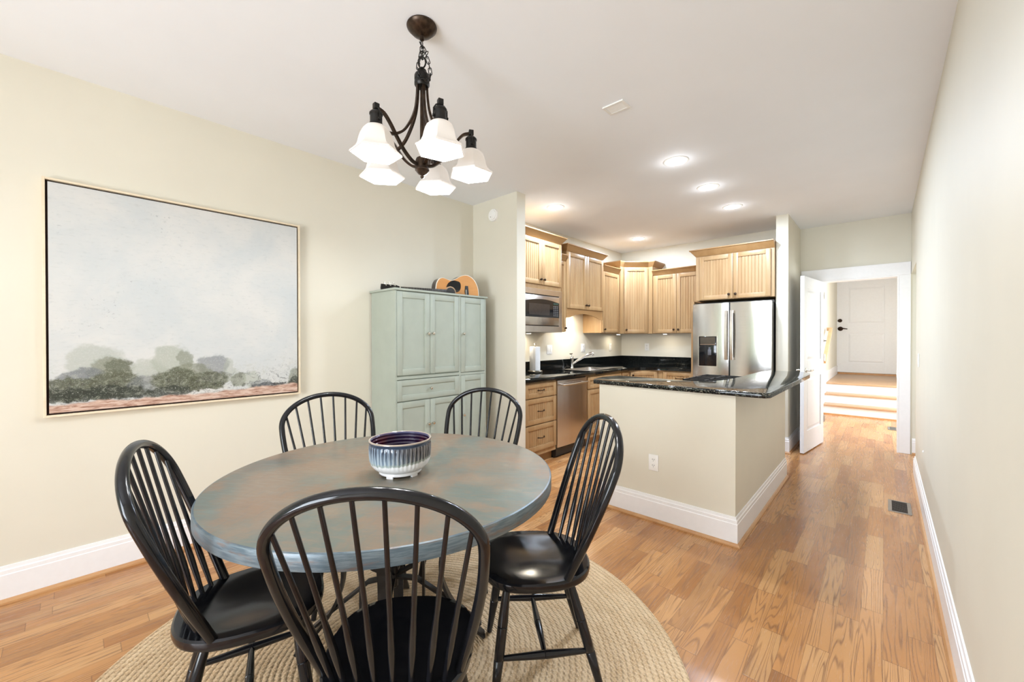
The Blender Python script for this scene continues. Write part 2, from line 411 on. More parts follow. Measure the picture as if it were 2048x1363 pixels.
# baseboards: white board with a stepped cap and an oak shoe moulding
def baseboard(name, pts, label, closed_ends=True):
    """pts: wall-foot polyline; the room lies to the left of the walking direction"""
    P = [Vector((*p, 0)) for p in pts]
    def prof(pr):
        rings = []
        for i in range(len(P)):
            dirs = []
            if i > 0: dirs.append((P[i]-P[i-1]).normalized())
            if i < len(P)-1: dirs.append((P[i+1]-P[i]).normalized())
            ns = [Vector((-d.y, d.x, 0)) for d in dirs]
            if len(ns) == 2: k = (ns[0]+ns[1])/(1+ns[0].dot(ns[1]))
            else: k = ns[0]
            rings.append([P[i]+k*a+Vector((0, 0, z)) for a, z in pr])
        return rings
    b = MB(); b.loops(prof([(0, 0), (.016, 0), (.016, .138), (.013, .142), (.013, .160), (.008, .165), (.006, .180), (0, .182)]))
    o = struct(b, name, M_trim, label, 'baseboard')
    s = MB(); s.loops(prof([(.0161, 0), (.032, 0), (.032, .008), (.026, .018), (.0161, .021)]))
    s.build('shoe_moulding', M_shoe, o, smooth=False)
    return o
baseboard('baseboard_left', [(XL, YS), (XL, YR)], 'white baseboard along the left wall')
baseboard('baseboard_right', [(XR, YR), (XR, 5.50)], 'white baseboard along the right hall wall')
baseboard('baseboard_stub', [(-2.617, YS), (XL+.035, YS)], 'white baseboard below the short wall')
baseboard('baseboard_peninsula', [(XI, 4.60), (XI, YI), (-1.66, YI)], 'white baseboard around the half wall')
baseboard('baseboard_pillar', [(-.811, YB-.02), (-.811, 5.55), (-.93, 5.55)], 'white baseboard around the wall end by the refrigerator')
baseboard('baseboard_alcove', [(1.3, YB), (.235, YB)], 'white baseboard in the side opening')
# half wall of the peninsula
struct(MB().box(-1.675, XI, YI, YI+.12, 0, .955).box(XI-.12, XI, YI+.12, 4.60, 0, .955), 'wall_peninsula', M_wall, 'low cream half wall under the granite bar', 'wall')

# door casing, doors
t = MB(); t.box(-.80, XR-.003, YB-.022, YB-.0005, 2.045, 2.19, .004); t.box(.125, XR-.003, YB-.022, YB-.0005, 0, 2.045, .004); t.box(-.72, -.605, YB-.022, YB-.0005, 0, 2.045, .004)
struct(t, 'trim_1', M_trim, 'white casing around the hall doorway', 'casing')
t = MB(); t.box(-.6049, -.590, YB-.02, YB+.13, 0, 2.045); t.box(.110, .1249, YB-.02, YB+.13, 0, 2.045); t.box(-.590, .110, YB-.02, YB+.13, 2.03, 2.0449)
o = struct(t, 'trim_2', M_trim, 'white jamb lining of the hall doorway', 'jamb')
MB().box(.1065, .1099, YB+.03, YB+.06, .86, .93).build('strike_plate', M_nickel, o, smooth=False)

def panel_door(F, w, h, thick, panels, mb=None):
    """door slab with raised panels on both faces; F frame: u width, n thickness"""
    mb = mb or MB()
    us = sorted({0, w} | {q for p in panels for q in (p[0], p[1])})
    mb.fbox(F, 0, w, .010, thick-.010, 0, h)
    for n0, n1, sg in ((0, .010, 1), (thick-.010, thick, -1)):
        u0, u1 = panels[0][0], panels[0][1]
        mb.fbox(F, 0, u0, n0, n1, 0, h, .0015); mb.fbox(F, u1, w, n0, n1, 0, h, .0015)
        zs = [0]+[z for p in panels for z in (p[2], p[3])]+[h]
        for a, b in zip(zs[::2], zs[1::2]): mb.fbox(F, u0, u1, n0, n1, a, b, .0015)
        for p in panels:
            f = .030
            q0 = .010 if sg > 0 else thick-.010; q1 = .003 if sg > 0 else thick-.003
            lo = [F(p[0]+.012, q0, p[2]+.012), F(p[1]-.012, q0, p[2]+.012), F(p[1]-.012, q0, p[3]-.012), F(p[0]+.012, q0, p[3]-.012)]
            hi = [F(p[0]+.012+f, q1, p[2]+.012+f), F(p[1]-.012-f, q1, p[2]+.012+f), F(p[1]-.012-f, q1, p[3]-.012-f), F(p[0]+.012+f, q1, p[3]-.012-f)]
            mb.loops([lo, hi])
    return mb
# door_1: open against the left, hinge at the jamb
hx, hy = -.600, 6.425; lx, ly = -.705, 5.615
DD = Vector((lx-hx, ly-hy, 0)); DW = DD.length
Fd = frame((hx, hy, .012), DD, (DD.y*-1, DD.x, 0))   # n points to +x side (room side)
Fd = frame((hx, hy, .012), DD, Vector((-DD.y, DD.x, 0)))
o = struct(panel_door(Fd, DW, 2.015, .038, [(.12, DW-.12, .24, .86), (.12, DW-.12, 1.05, 1.88)]), 'door_1', M_door, 'white panelled door standing open into the hall', 'door')
for sg, n0 in ((1, .038), (-1, 0)):
    k = MB(); c = Fd(DW-.065, n0, .94); nv = (Fd(0, 1, 0)-Fd(0, 0, 0))*sg; uv_ = (Fd(1, 0, 0)-Fd(0, 0, 0))
    k.lathe([(.030, 0), (.030, .006), (.024, .010), (.010, .014), (.010, .045)], c, 20, nv)
    k.tube([c+nv*.045, c+nv*.05-uv_*.03, c+nv*.05-uv_*.07, c+nv*.045-uv_*.115], [.010, .009, .008, .006], 10)
    k.build('lever_handle', M_nickel, o)
for z in (.25, 1.02, 1.8):
    MB().lathe([(.007, 0), (.007, .09)], Fd(-.004, .045, z), 10).build('hinge', M_nickel, o)
# entry room: steps, landing, entry door
def stairs():
    t = thing('staircase', 'three white steps with oak treads up to the entry door', 'stairs', (-.3, 8.9, 0))
    zs = [.17, .335, .51]; ys = [8.90, 9.17, 9.44]; z0 = 0
    for i, (z, y) in enumerate(zip(zs, ys)):
        yn = ys[i+1] if i < 2 else 11.9
        MB().box(-.785, 1.29, y, y+.02, z0, z-.028).build('riser', M_trim, t, smooth=False)
        MB().box(-.785, 1.29, y-.028, yn+.0 if i < 2 else 11.9, z-.028, z, .006).build('tread', M_tread, t)
        z0 = z
    MB().box(-.785, 1.29, 8.885, 8.8999, 0, .02).build('shoe_moulding', M_shoe, t, smooth=False)
    sk = MB()
    sk.loops([[(x, 8.55, 0), (x, 11.9, 0), (x, 11.9, .70), (x, 9.75, .70), (x, 9.55, .70), (x, 9.3, .60), (x, 8.75, .26), (x, 8.55, .19)] for x in (-.7995, -.786)])
    sk.build('skirt_board', M_trim, t, smooth=False)
    MB().box(-.78, 1.29, 11.86, 11.9, .51, .545).build('threshold', M_shoe, t, smooth=False)
M_tread = mat_wood('oak_tread', (.52, .34, .2), (.46, .28, .155), (.3, .17, .08), 'X')
stairs()
baseboard('baseboard_entry', [(-.80, 8.54), (-.80, YB+.13)], 'white baseboard in the entry hall')
Fe = frame((-.60+.82-.60+.0+.01-.0, 11.88, .55), (-1, 0, 0), (0, 1, 0))
Fe = frame((.226, 11.875, .55), (-1, 0, 0), (0, 1, 0))
o = struct(panel_door(Fe, 1.035, 2.05, .044, [(.22, .83, .22, .88), (.22, .83, 1.10, 1.90)]), 'door_2', M_door, 'white panelled entry door with dark lever at the top of the steps', 'door')
k = MB(); k.lathe([(.040, 0), (.040, .012), (.030, .022)], (-.745, 11.875, 1.72), 24, (0, -1, 0)); k.build('deadbolt', M_bronze, o)
k = MB(); k.lathe([(.048, 0), (.048, .012), (.036, .02), (.014, .025), (.014, .06)], (-.737, 11.875, 1.535), 24, (0, -1, 0))
k.tube([(-.737, 11.82, 1.535), (-.69, 11.81, 1.54), (-.61, 11.815, 1.527)], [.016, .013, .009], 10); k.build('lever_handle', M_bronze, o)
t = MB(); t.box(-.7995, -.82, 11.86, 11.919, .51, 2.74); t.box(.235, .34, 11.88, 11.919, .51, 2.74); t.box(-.82, .235, 11.88, 11.919, 2.61, 2.74)
t = MB(); t.box(.235, .34, 11.88, 11.919, .51, 2.74); t.box(-.7995, .235, 11.88, 11.919, 2.61, 2.74)
struct(t, 'trim_3', M_trim, 'white casing of the entry door', 'casing')
def handrail():
    t = thing('handrail', 'short oak handrail on the pale wall left of the steps', 'handrail', (-.72, 8.2, .96))
    A, B = Vector((-.715, 8.22, .94)), Vector((-.715, 9.35, 1.485))
    MB().strap([A, B], .045, .06, (1, 0, 0)).build('rail', M_rail, t)
    for p, q in ((A, (-.775, 8.22, .94)), (B, (-.775, 9.35, 1.485))):
        MB().strap([p, q], .05, .06, (0, 1, 0)).build('rail_return', M_rail, t)
    for f in (.2, .78):
        p = A.lerp(B, f)
        k = MB(); k.lathe([(.026, 0), (.026, .006), (.01, .01)], (-.80, p.y, p.z-.09), 16, (1, 0, 0)); k.tube([(-.795, p.y, p.z-.09), (-.74, p.y, p.z-.09), (-.717, p.y, p.z-.035)], .008, 8)
        k.build('bracket', M_bronze, t)
handrail()

# ------------------------------------------------------------------ dining chairs
WB, WM, VM, VT, TA, TBK, SZ = .173, .243, .412, .577, .364, .097, .438
def hpt(u, v): return (u, -TBK-v*math.sin(TA), SZ+v*math.cos(TA))
def hoop_pts():
    leg = [(WB+(WM-WB)*math.sin(s/12*PI/2), VM*s/12) for s in range(12)]
    leg[0] = (leg[0][0]-.004, -.025)
    arc = [(WM*math.cos(s/20*PI/2), VM+(VT-VM)*math.sin(s/20*PI/2)) for s in range(21)]
    R = leg+arc
    return R+[(-u, v) for u, v in R[::-1][1:]]
def make_chair():
    t = thing('dining_chair', 'x', 'chair', (0, 0, 0), 'black spindle-back chairs around the round table')
    # seat: saddled D-shape
    m = MB(); na = 64; sw, sd = .205, .213
    def out(a, k):
        c, s_ = math.cos(a), math.sin(a); ex = .78
        x = sw*math.copysign(abs(c)**ex, c); y = sd*math.copysign(abs(s_)**ex, s_)
        x *= (1+.06*(y/sd))
        return x*k, y*k
    rings = []
    def ring(k, z, dish=0): 
        r = []
        for i in range(na):
            a = 2*PI*i/na; x, y = out(a, k)
            d = dish*(1-(k/.86)**2)**1.5*(1-.9*y) if k < .86 else 0
            r.append((x, y, z-d))
        return r
    rings += [ring(.02, SZ-.045), ring(.80, SZ-.045), ring(.92, SZ-.041), ring(.985, SZ-.030), ring(1, SZ-.016), ring(.993, SZ-.005), ring(.965, SZ)]
    for k in (.86, .80, .72, .62, .5, .38, .26, .14, .04):
        rings.append(ring(k, SZ, .016))
    m.loops(rings); m.build('seat', M_chair, t)
    m = MB(); m.tube([hpt(u, v) for u, v in hoop_pts()], .0150, 14, flat=(1.0, .92), upv=(0, math.cos(TA), math.sin(TA)))
    m.build('bow', M_chair, t)
    for ub, ut in ((-.135, -.90), (-.098, -.69), (-.059, -.425), (-.02, -.142), (.02, .142), (.059, .425), (.098, .69), (.135, .90)):
        yb = -TBK-.072*(1-(ub/WB)**2)
        p0 = Vector((ub, yb, SZ-.02)); u = ut*WM; v = VM+(VT-VM)*math.sqrt(1-ut*ut); p1 = Vector(hpt(u, v))
        pr = [(0, .0062), (.05, .0066), (.16, .0082), (.27, .0098), (.36, .0088), (.44, .0068), (.6, .0062), (1, .0056)]
        # slight waist kink as in turned spindles
        pts, rd = [], []
        for f, r in pr: pts.append(p0.lerp(p1, f)); rd.append(r)
        MB().tube(pts, rd, 10).build('spindle', M_chair, t)
    def leg(p0, p1):
        p0, p1 = Vector(p0), Vector(p1)
        pr = [(0, .012), (.08, .0145), (.30, .0185), (.335, .0185), (.34, .0168), (.345, .0185), (.52, .0185), (.60, .0180), (.605, .0165), (.61, .0180), (.80, .0150), (1, .0115)]
        MB().tube([p0.lerp(p1, f) for f, _ in pr], [r for _, r in pr], 14).build('leg', M_chair, t)
        return p0, p1
    L = {}
    for sx_ in (-1, 1):
        L[sx_, 1] = leg((.125*sx_, .120, SZ-.040), (.195*sx_, .175, 0))
        L[sx_, -1] = leg((.115*sx_, -.115, SZ-.040), (.185*sx_, -.225, 0))
    def stretcher(a, b):
        pr = [(0, .008), (.1, .010), (.48, .0145), (.495, .0145), (.5, .013), (.505, .0145), (.52, .0145), (.9, .010), (1, .008)]
        MB().tube([a.lerp(b, f) for f, _ in pr], [r for _, r in pr], 12).build('stretcher', M_chair, t)
    mids = []
    for sx_ in (-1, 1):
        a = L[sx_, 1][0].lerp(L[sx_, 1][1], .60); b = L[sx_, -1][0].lerp(L[sx_, -1][1], .60); stretcher(a, b); mids.append((a+b)/2)
    stretcher(*mids)
    return t
def dup(root, loc, rz, label):
    r = root.copy(); COL.objects.link(r); r.location = loc; r.rotation_euler = (0, 0, rz); r['label'] = label
    for ch in list(root.children):
        c = ch.copy(); COL.objects.link(c); c.parent = r
    return r
chair0 = make_chair()
CH = [(-1.010, .630, .788, 'black spindle-back dining chair in the foreground, seen from behind'),
      (-1.029, 1.250, 2.405, 'black spindle-back dining chair right of the table, in front of the half wall'),
      (-1.562, .410, -.296, 'black spindle-back dining chair at the left end of the table'),
      (-2.090, .964, -1.695, 'black spindle-back dining chair on the far side, between painting and sage cupboard'),
      (-1.744, 1.509, 3.548, 'black spindle-back dining chair on the far side, in front of the sage cupboard')]
for i, (x, y, a, lb) in enumerate(CH):
    if i == 0: chair0.location = (x, y, .0180); chair0.rotation_euler = (0, 0, a); chair0['label'] = lb
    else: dup(chair0, (x, y, .0180), a, lb)

# ------------------------------------------------------------------ rug, table, bowl
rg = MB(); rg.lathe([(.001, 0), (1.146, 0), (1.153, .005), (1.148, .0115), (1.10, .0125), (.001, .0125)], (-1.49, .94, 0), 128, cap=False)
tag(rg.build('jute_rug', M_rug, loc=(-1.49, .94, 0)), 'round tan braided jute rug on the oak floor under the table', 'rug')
TX, TY, TR, TZ = -1.543, .922, .675, .76
tb = thing('dining_table', 'round patina copper topped dining table on dark iron base', 'table', (TX, TY, .0125))
m = MB(); m.lathe([(.001, TZ-.052), (TR-.012, TZ-.052), (TR-.002, TZ-.050), (TR, TZ-.046), (TR, TZ-.006), (TR-.002, TZ-.002), (TR-.007, TZ)], (TX, TY, 0), 160, cap=False)
m2 = m
m2.build('table_edge', M_patedge_bluelit, tb)
MB().lathe([(.001, TZ-.03), (TR-.0071, TZ-.03), (TR-.0071, TZ), (.001, TZ+.0002)], (TX, TY, 0), 160, cap=False).build('tabletop', M_patina, tb)
zf = .0175
m = MB()
for k in range(4):
    a = math.radians(50+90*k); d = Vector((math.cos(a), math.sin(a), 0)); sd = Vector((-d.y, d.x, 0)); O = Vector((TX, TY, 0))
    pts = []
    for s in range(21):
        f = s/20; z = .706*(1-f)+zf*f
        r = .20+.21*(abs(2*f-1.05))**2.0
        pts.append(O+d*r+Vector((0, 0, z)))
    MB().strap(pts, .045, .012, sd).build('leg', M_iron, tb)
    MB().strap([O+d*.018+Vector((0, 0, .305)), O+d*.10+Vector((0, 0, .290)), O+d*.24+Vector((0, 0, .185)), O+d*.375+Vector((0, 0, .070))], .030, .010, sd).build('brace', M_iron, tb)
    MB().strap([O+d*.018+Vector((0, 0, .315)), O+d*.08+Vector((0, 0, .345)), O+d*.185+Vector((0, 0, .430))], .030, .010, sd).build('brace', M_iron, tb)
    a2 = a+math.radians(-2); q2 = O+Vector((math.cos(a2), math.sin(a2), 0))*.130
    MB().strap([q2+Vector((0, 0, zf)), q2+Vector((0, 0, .706))], .042, .010, sd).build('post', M_iron, tb)
MB().lathe([(.018, .262), (.022, .266), (.022, .352), (.018, .356)], (TX, TY, 0), 20).build('hub', M_iron, tb)
MB().lathe([(.001, .690), (.44, .690), (.44, .708), (.001, .708)], (TX, TY, 0), 48, cap=False).build('top_ring', M_iron, tb)

def mat_bowl():
    m = N('ribbed_glaze'); x, y, z = m.sep(m.obj())
    an = m.math('ARCTAN2', y, x)
    wob = m.noise(m.comb(m.math('MULTIPLY', an, 9), 0, 0), 1, 2)
    drip = m.math('ADD', .050, m.math('MULTIPLY', m.math('SINE', m.math('ADD', an, .4)), .008))
    drip = m.math('ADD', drip, m.math('MULTIPLY', wob, .022))
    st = m.math('ADD', m.math('MULTIPLY', m.math('SINE', m.math('MULTIPLY', an, 46)), .5), m.math('MULTIPLY', m.math('SUBTRACT', m.noise(m.comb(m.math('MULTIPLY', an, 34), m.math('MULTIPLY', z, 14), 0), 1, 3, .6), .5), 3.4))
    k = m.mr(st, -.45, .65)
    hi = m.mr(z, .05, .125)
    blue = m.mix(hi, (.20, .28, .36), (.012, .016, .035))
    pale = m.mix(hi, (.50, .58, .62), (.20, .27, .36))
    gl = m.mix(k, blue, pale)
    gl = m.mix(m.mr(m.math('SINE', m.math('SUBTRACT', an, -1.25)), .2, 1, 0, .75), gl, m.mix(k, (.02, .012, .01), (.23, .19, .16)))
    c = m.mix(m.mr(m.math('SUBTRACT', z, drip), -.003, .004), (.78, .79, .80), gl)
    ed = m.math('ABSOLUTE', m.math('SUBTRACT', z, m.math('ADD', drip, .004)))
    c = m.mix(m.mr(ed, .0, .008, .6, 0), c, (.34, .40, .33))
    c = m.mix(m.mr(z, .124, .130), c, (.03, .05, .09))
    c = m.mix(m.mr(z, .1395, .1435), c, (.38, .31, .25))
    return m.fin(c, .12, Specular_IOR_Level=.6)
def mat_bowlin():
    m = N('plum_glaze'); a = m.noise(m.obj(), 9, 3); x, y, z = m.sep(m.obj())
    c = m.mix(m.mr(a, .35, .65), (.020, .010, .045), (.075, .010, .022))
    c = m.mix(m.mr(z, .125, .145, 0, .6), c, (.06, .08, .17))
    rings = m.math('SINE', m.math('MULTIPLY', z, 420)); m.bump(rings, .5, .004)
    return m.fin(c, .10, Specular_IOR_Level=.7)
BX, BY, BZ = -1.485, .925, TZ+.0005
bw = thing('pottery_bowl', 'ribbed blue and white glazed pottery bowl in the middle of the table', 'bowl', (BX, BY, BZ))
def ribbed(prof, n=184, amp=.0016):
    rings = []
    for r, z, a in prof:
        rings.append([(BX+(r+a*amp*math.sin(46*2*PI*i/n))*math.cos(2*PI*i/n), BY+(r+a*amp*math.sin(46*2*PI*i/n))*math.sin(2*PI*i/n), BZ+z) for i in range(n)])
    return rings
m = MB(); m.loops(ribbed([(.004, .016, 0), (.076, .016, 0), (.090, .021, 0), (.106, .031, 0), (.1165, .045, .3), (.1215, .062, 1), (.1235, .086, 1), (.1240, .110, 1), (.1240, .124, .6), (.122, .130, 0), (.1255, .136, 0), (.127, .142, 0), (.1255, .146, 0), (.122, .147, 0), (.119, .145, 0)]), cap=False)
m.build('outer_wall', mat_bowl(), bw)
m = MB(); m.lathe([(.119, .145), (.1165, .138), (.1175, .124), (.116, .10), (.110, .066), (.096, .042), (.07, .028), (.002, .024)], (BX, BY, BZ), 96, cap=False); m.build('glazed_interior', mat_bowlin(), bw)
M_bisque = flat('white_glaze', (.80, .80, .81), .22, noise_amt=.03)
m = MB(); m.lathe([(.070, .020), (.084, .020), (.086, .010), (.085, .0085), (.073, .0085)], (BX, BY, BZ), 64, cap=False)
for k in range(5):
    a0 = math.radians(-62+72*k); 
    m.loops([[(BX+r*math.cos(a0+q), BY+r*math.sin(a0+q), BZ+z) for r, z in ((.0735, 0), (.0855, 0), (.0858, .010), (.0735, .010))] for q in (-.17, -.08, 0, .08, .17)])
m.build('foot_ring', M_bisque, bw)

# ------------------------------------------------------------------ painting
def mat_painting(w, h):
    m = N('landscape_print'); x, y, z = m.sep(m.obj())
    u = m.math('DIVIDE', y, w); v = m.math('DIVIDE', z, h); uv = m.comb(u, v, 0)
    p = m.comb(m.math('MULTIPLY', u, 1), m.math('MULTIPLY', v, 1), 0)
    wob = m.vm('SUBTRACT', m.noise(p, 26, 4, .65, 0, True), (.5, .5, .5))
    wob2 = m.vm('SUBTRACT', m.noise(p, 8, 3, .6, 0, True), (.5, .5, .5))
    pw = m.vm('ADD', m.vm('ADD', p, m.vm('MULTIPLY', wob, (.055, .055, 0))), m.vm('MULTIPLY', wob2, (.06, .05, 0)))
    n1 = m.noise(p, 3, 5, .6, .4); n2 = m.noise(m.comb(m.math('MULTIPLY', u, 30), m.math('MULTIPLY', v, 90), 0), 1, 4, .7)
    c = m.mix(m.mr(n1, .3, .7), (.54, .56, .555), (.64, .625, .59))
    c = m.mix(m.mr(n2, .52, .72, 0, .35), c, (.42, .44, .43))
    sp = m.noise(p, 55, 3, .7); ar = m.noise(m.vm('ADD', p, (3.3, 1.7, 0)), 4.2, 2)
    c = m.mix(m.math('MULTIPLY', m.mr(sp, .60, .70, 0, .55), m.mr(ar, .54, .66)), c, (.25, .26, .27))
    streak = m.noise(m.comb(m.math('MULTIPLY', u, 140), m.math('MULTIPLY', v, 110), 0), 1, 4, .75)
    G = {'a': (.040, .045, .032), 'b': (.10, .105, .065), 'c': (.20, .21, .15), 'd': (.36, .38, .31), 'e': (.17, .18, .19), 'f': (.028, .026, .034)}
    B = [(.15, .235, .10, .075, 'd', .55), (.20, .18, .085, .075, 'c', .8), (.327, .15, .07, .085, 'd', .6), (.41, .21, .085, .085, 'd', .75), (.462, .225, .035, .045, 'c', .6),
         (.108, .155, .075, .05, 'e', .85), (.225, .195, .05, .05, 'b', .75), (.071, .115, .085, .052, 'b', .95), (.217, .125, .095, .068, 'b', .95), (.30, .10, .05, .06, 'e', .6),
         (.045, .088, .07, .032, 'a', .95), (.21, .085, .11, .036, 'a', 1), (.12, .085, .08, .03, 'a', .95), (.58, .19, .072, .065, 'e', .7), (.50, .165, .07, .045, 'c', .8), (.645, .16, .03, .07, 'd', .5),
         (.428, .125, .095, .055, 'b', 1), (.55, .112, .105, .048, 'b', .95), (.40, .075, .11, .026, 'a', .95), (.55, .082, .08, .02, 'b', .9), (.691, .115, .036, .042, 'c', .85), (.75, .105, .05, .05, 'd', .6),
         (.835, .066, .10, .022, 'f', 1), (.80, .082, .06, .03, 'e', .6), (.97, .10, .045, .065, 'c', .75), (.965, .075, .03, .035, 'a', .9)]
    for cu, cv, ru, rv, k, al in B:
        q = m.vm('LENGTH', m.vm('MULTIPLY', m.vm('SUBTRACT', pw, (cu, cv, 0)), (1/ru, 1/rv, 0)))
        f = m.math('MULTIPLY', m.mr(q, .80, 1.08, al, 0), m.mr(streak, .25, .55, .55, 1))
        c = m.mix(f, c, G[k])
    msk = m.mr(v, .27, .15)
    dab = m.noise(m.comb(m.math('MULTIPLY', u, 34), m.math('MULTIPLY', v, 40), 3), 1, 5, .72, 1.2)
    c = m.mix(m.math('MULTIPLY', m.mr(dab, .50, .68, 0, .45), msk), c, (.40, .41, .33))
    c = m.mix(m.math('MULTIPLY', m.mr(dab, .50, .36, 0, .6), m.mr(v, .20, .10)), c, (.035, .036, .027))
    c = m.mix(m.math('MULTIPLY', m.mr(streak, .54, .68, 0, .45), m.mr(v, .28, .17)), c, (.55, .55, .48))
    gl = m.math('ADD', .050, m.math('MULTIPLY', m.math('SUBTRACT', m.noise(m.comb(m.math('MULTIPLY', u, 9), 0, 0), 1, 3), .5), .05))
    gl = m.math('ADD', gl, m.mr(u, .6, .75, 0, .012))
    gs = m.noise(m.comb(m.math('MULTIPLY', u, 16), m.math('MULTIPLY', v, 120), 0), 1, 4, .7, .8)
    gc = m.ramp(gs, [(.28, (.16, .07, .045)), (.42, (.40, .23, .165)), (.55, (.60, .43, .34)), (.75, (.72, .58, .50))])
    c = m.mix(m.mr(m.math('SUBTRACT', gl, v), -.006, .006), c, gc)
    m.bump(streak, .12, .001)
    return m.fin(c, .75, Specular_IOR_Level=.25)
PY0, PY1, PZ0, PZ1 = -.105, 1.152, .909, 2.163
pt = thing('painting', 'large framed landscape print of low trees under a pale sky on the left wall', 'painting', (XL, PY0, PZ0))
M_frame = mat_wood('pale_wood_frame', (.80, .68, .50), (.76, .63, .45), (.6, .47, .3), 'Y')
fx0, fx1 = XL+.002, XL+.040; m = MB()
for b in ((PY0, PY0+.011, PZ0, PZ1), (PY1-.011, PY1, PZ0, PZ1)): m.box(fx0, fx1, b[0], b[1], b[2], b[3], .001)
for b in ((PY0+.011, PY1-.011, PZ0, PZ0+.011), (PY0+.011, PY1-.011, PZ1-.011, PZ1)): m.box(fx0, fx1, b[0], b[1], b[2], b[3], .001)
m.build('frame', M_frame, pt, smooth=False)
MB().box(fx0, fx0+.012, PY0+.011, PY1-.011, PZ0+.011, PZ1-.011).build('backing', flat('dark_backing', (.035, .015, .012), .8), pt, smooth=False)
MB().box(fx0+.012, fx1-.006, PY0+.020, PY1-.020, PZ0+.020, PZ1-.020, .001).build('canvas', mat_painting(PY1-PY0, PZ1-PZ0), pt, smooth=False)

# ------------------------------------------------------------------ sage cupboard and guitar
def shaker(F, u0, u1, z0, z1, n0=0, n1=.018, st=.055, rec=.008):
    m = MB()
    m.fbox(F, u0, u0+st, n0, n1, z0, z1, .0015); m.fbox(F, u1-st, u1, n0, n1, z0, z1, .0015)
    m.fbox(F, u0+st, u1-st, n0, n1, z0, z0+st, .0015); m.fbox(F, u0+st, u1-st, n0, n1, z1-st, z1, .0015)
    m.fbox(F, u0+st, u1-st, n0, n1-rec, z0+st, z1-st)
    return m
def knob(F, u, z, n, r=.014, mat=None, parent=None):
    c = F(u, n, z); nv = F(0, 1, 0)-F(0, 0, 0)
    return MB().lathe([(r*.55, 0), (r*.42, r*.5), (r*.45, r*.8), (r*.95, r*1.2), (r, r*1.6), (r*.8, r*2.0), (r*.2, r*2.15)], c, 16, nv).build('knob', mat, parent)
AX = -2.850; AY0, AY1, AZ = 1.732, 2.722, 1.725
ar = thing('sage_cupboard', 'tall sage green painted cupboard against the left wall', 'cupboard', (AX, (AY0+AY1)/2, 0))
FA = frame((AX-.018, AY0, 0), (0, 1, 0), (1, 0, 0)); AW = AY1-AY0
GZ = 1.567
m = MB(); m.box(XL+.02, AX-.018, AY0, AY1, .0, GZ); m.box(XL+.02, AX-.018, AY0, AY0+.018, GZ, AZ-.018).box(XL+.02, AX-.018, AY1-.018, AY1, GZ, AZ-.018).box(XL+.02, XL+.032, AY0+.018, AY1-.018, GZ, AZ-.018).box(AX-.036, AX-.018, AY0+.018, AY1-.018, GZ, AZ-.018); m.build('body', M_sage, ar, smooth=False)
MB().box(AX-.040, AX+.012, AY0-.015, AY1+.015, AZ-.018, AZ, .004).box(XL+.012, AX-.041, AY0-.015, AY0+.02, AZ-.018, AZ, .004).box(XL+.012, AX-.041, AY1-.02, AY1+.015, AZ-.018, AZ, .004).box(XL+.012, XL+.034, AY0+.021, AY1-.021, AZ-.018, AZ).build('top_rim', M_sage, ar)
SPL = .66
MB().fbox(FA, 0, .012, 0, .0165, .0, AZ-.018).fbox(FA, SPL-.007, SPL+.012, 0, .0165, .0, AZ-.018).fbox(FA, AW-.016, AW, 0, .0165, .0, AZ-.018).fbox(FA, .012, SPL-.007, 0, .0165, .99, 1.012).fbox(FA, SPL+.012, AW-.016, 0, .0165, .985, 1.006).build('face_frame', M_sage, ar, smooth=False)
drs = [(.015, .331, 1.024, 1.700, 'R'), (.335, .650, 1.024, 1.700, 'L'), (SPL+.015, AW-.019, 1.012, 1.700, 'L'),
       (.015, .331, .10, .806, 'R'), (.335, .650, .10, .806, 'L'), (SPL+.015, AW-.019, .10, .982, 'L')]
for u0, u1, z0, z1, sd in drs:
    d = shaker(FA, u0, u1, z0, z1, .001, .019, .05).build('door', M_sage, ar)
    zk = 1.365 if z0 > .9 else (.60 if u1 < .7 else .62)
    knob(FA, u1-.022 if sd == 'R' else u0+.022, zk, .019, .013, M_nickel, d)
d = shaker(FA, .015, .650, .815, .982, .001, .019, .045).build('drawer', M_sage, ar); knob(FA, .3325, .90, .019, .013, M_nickel, d)

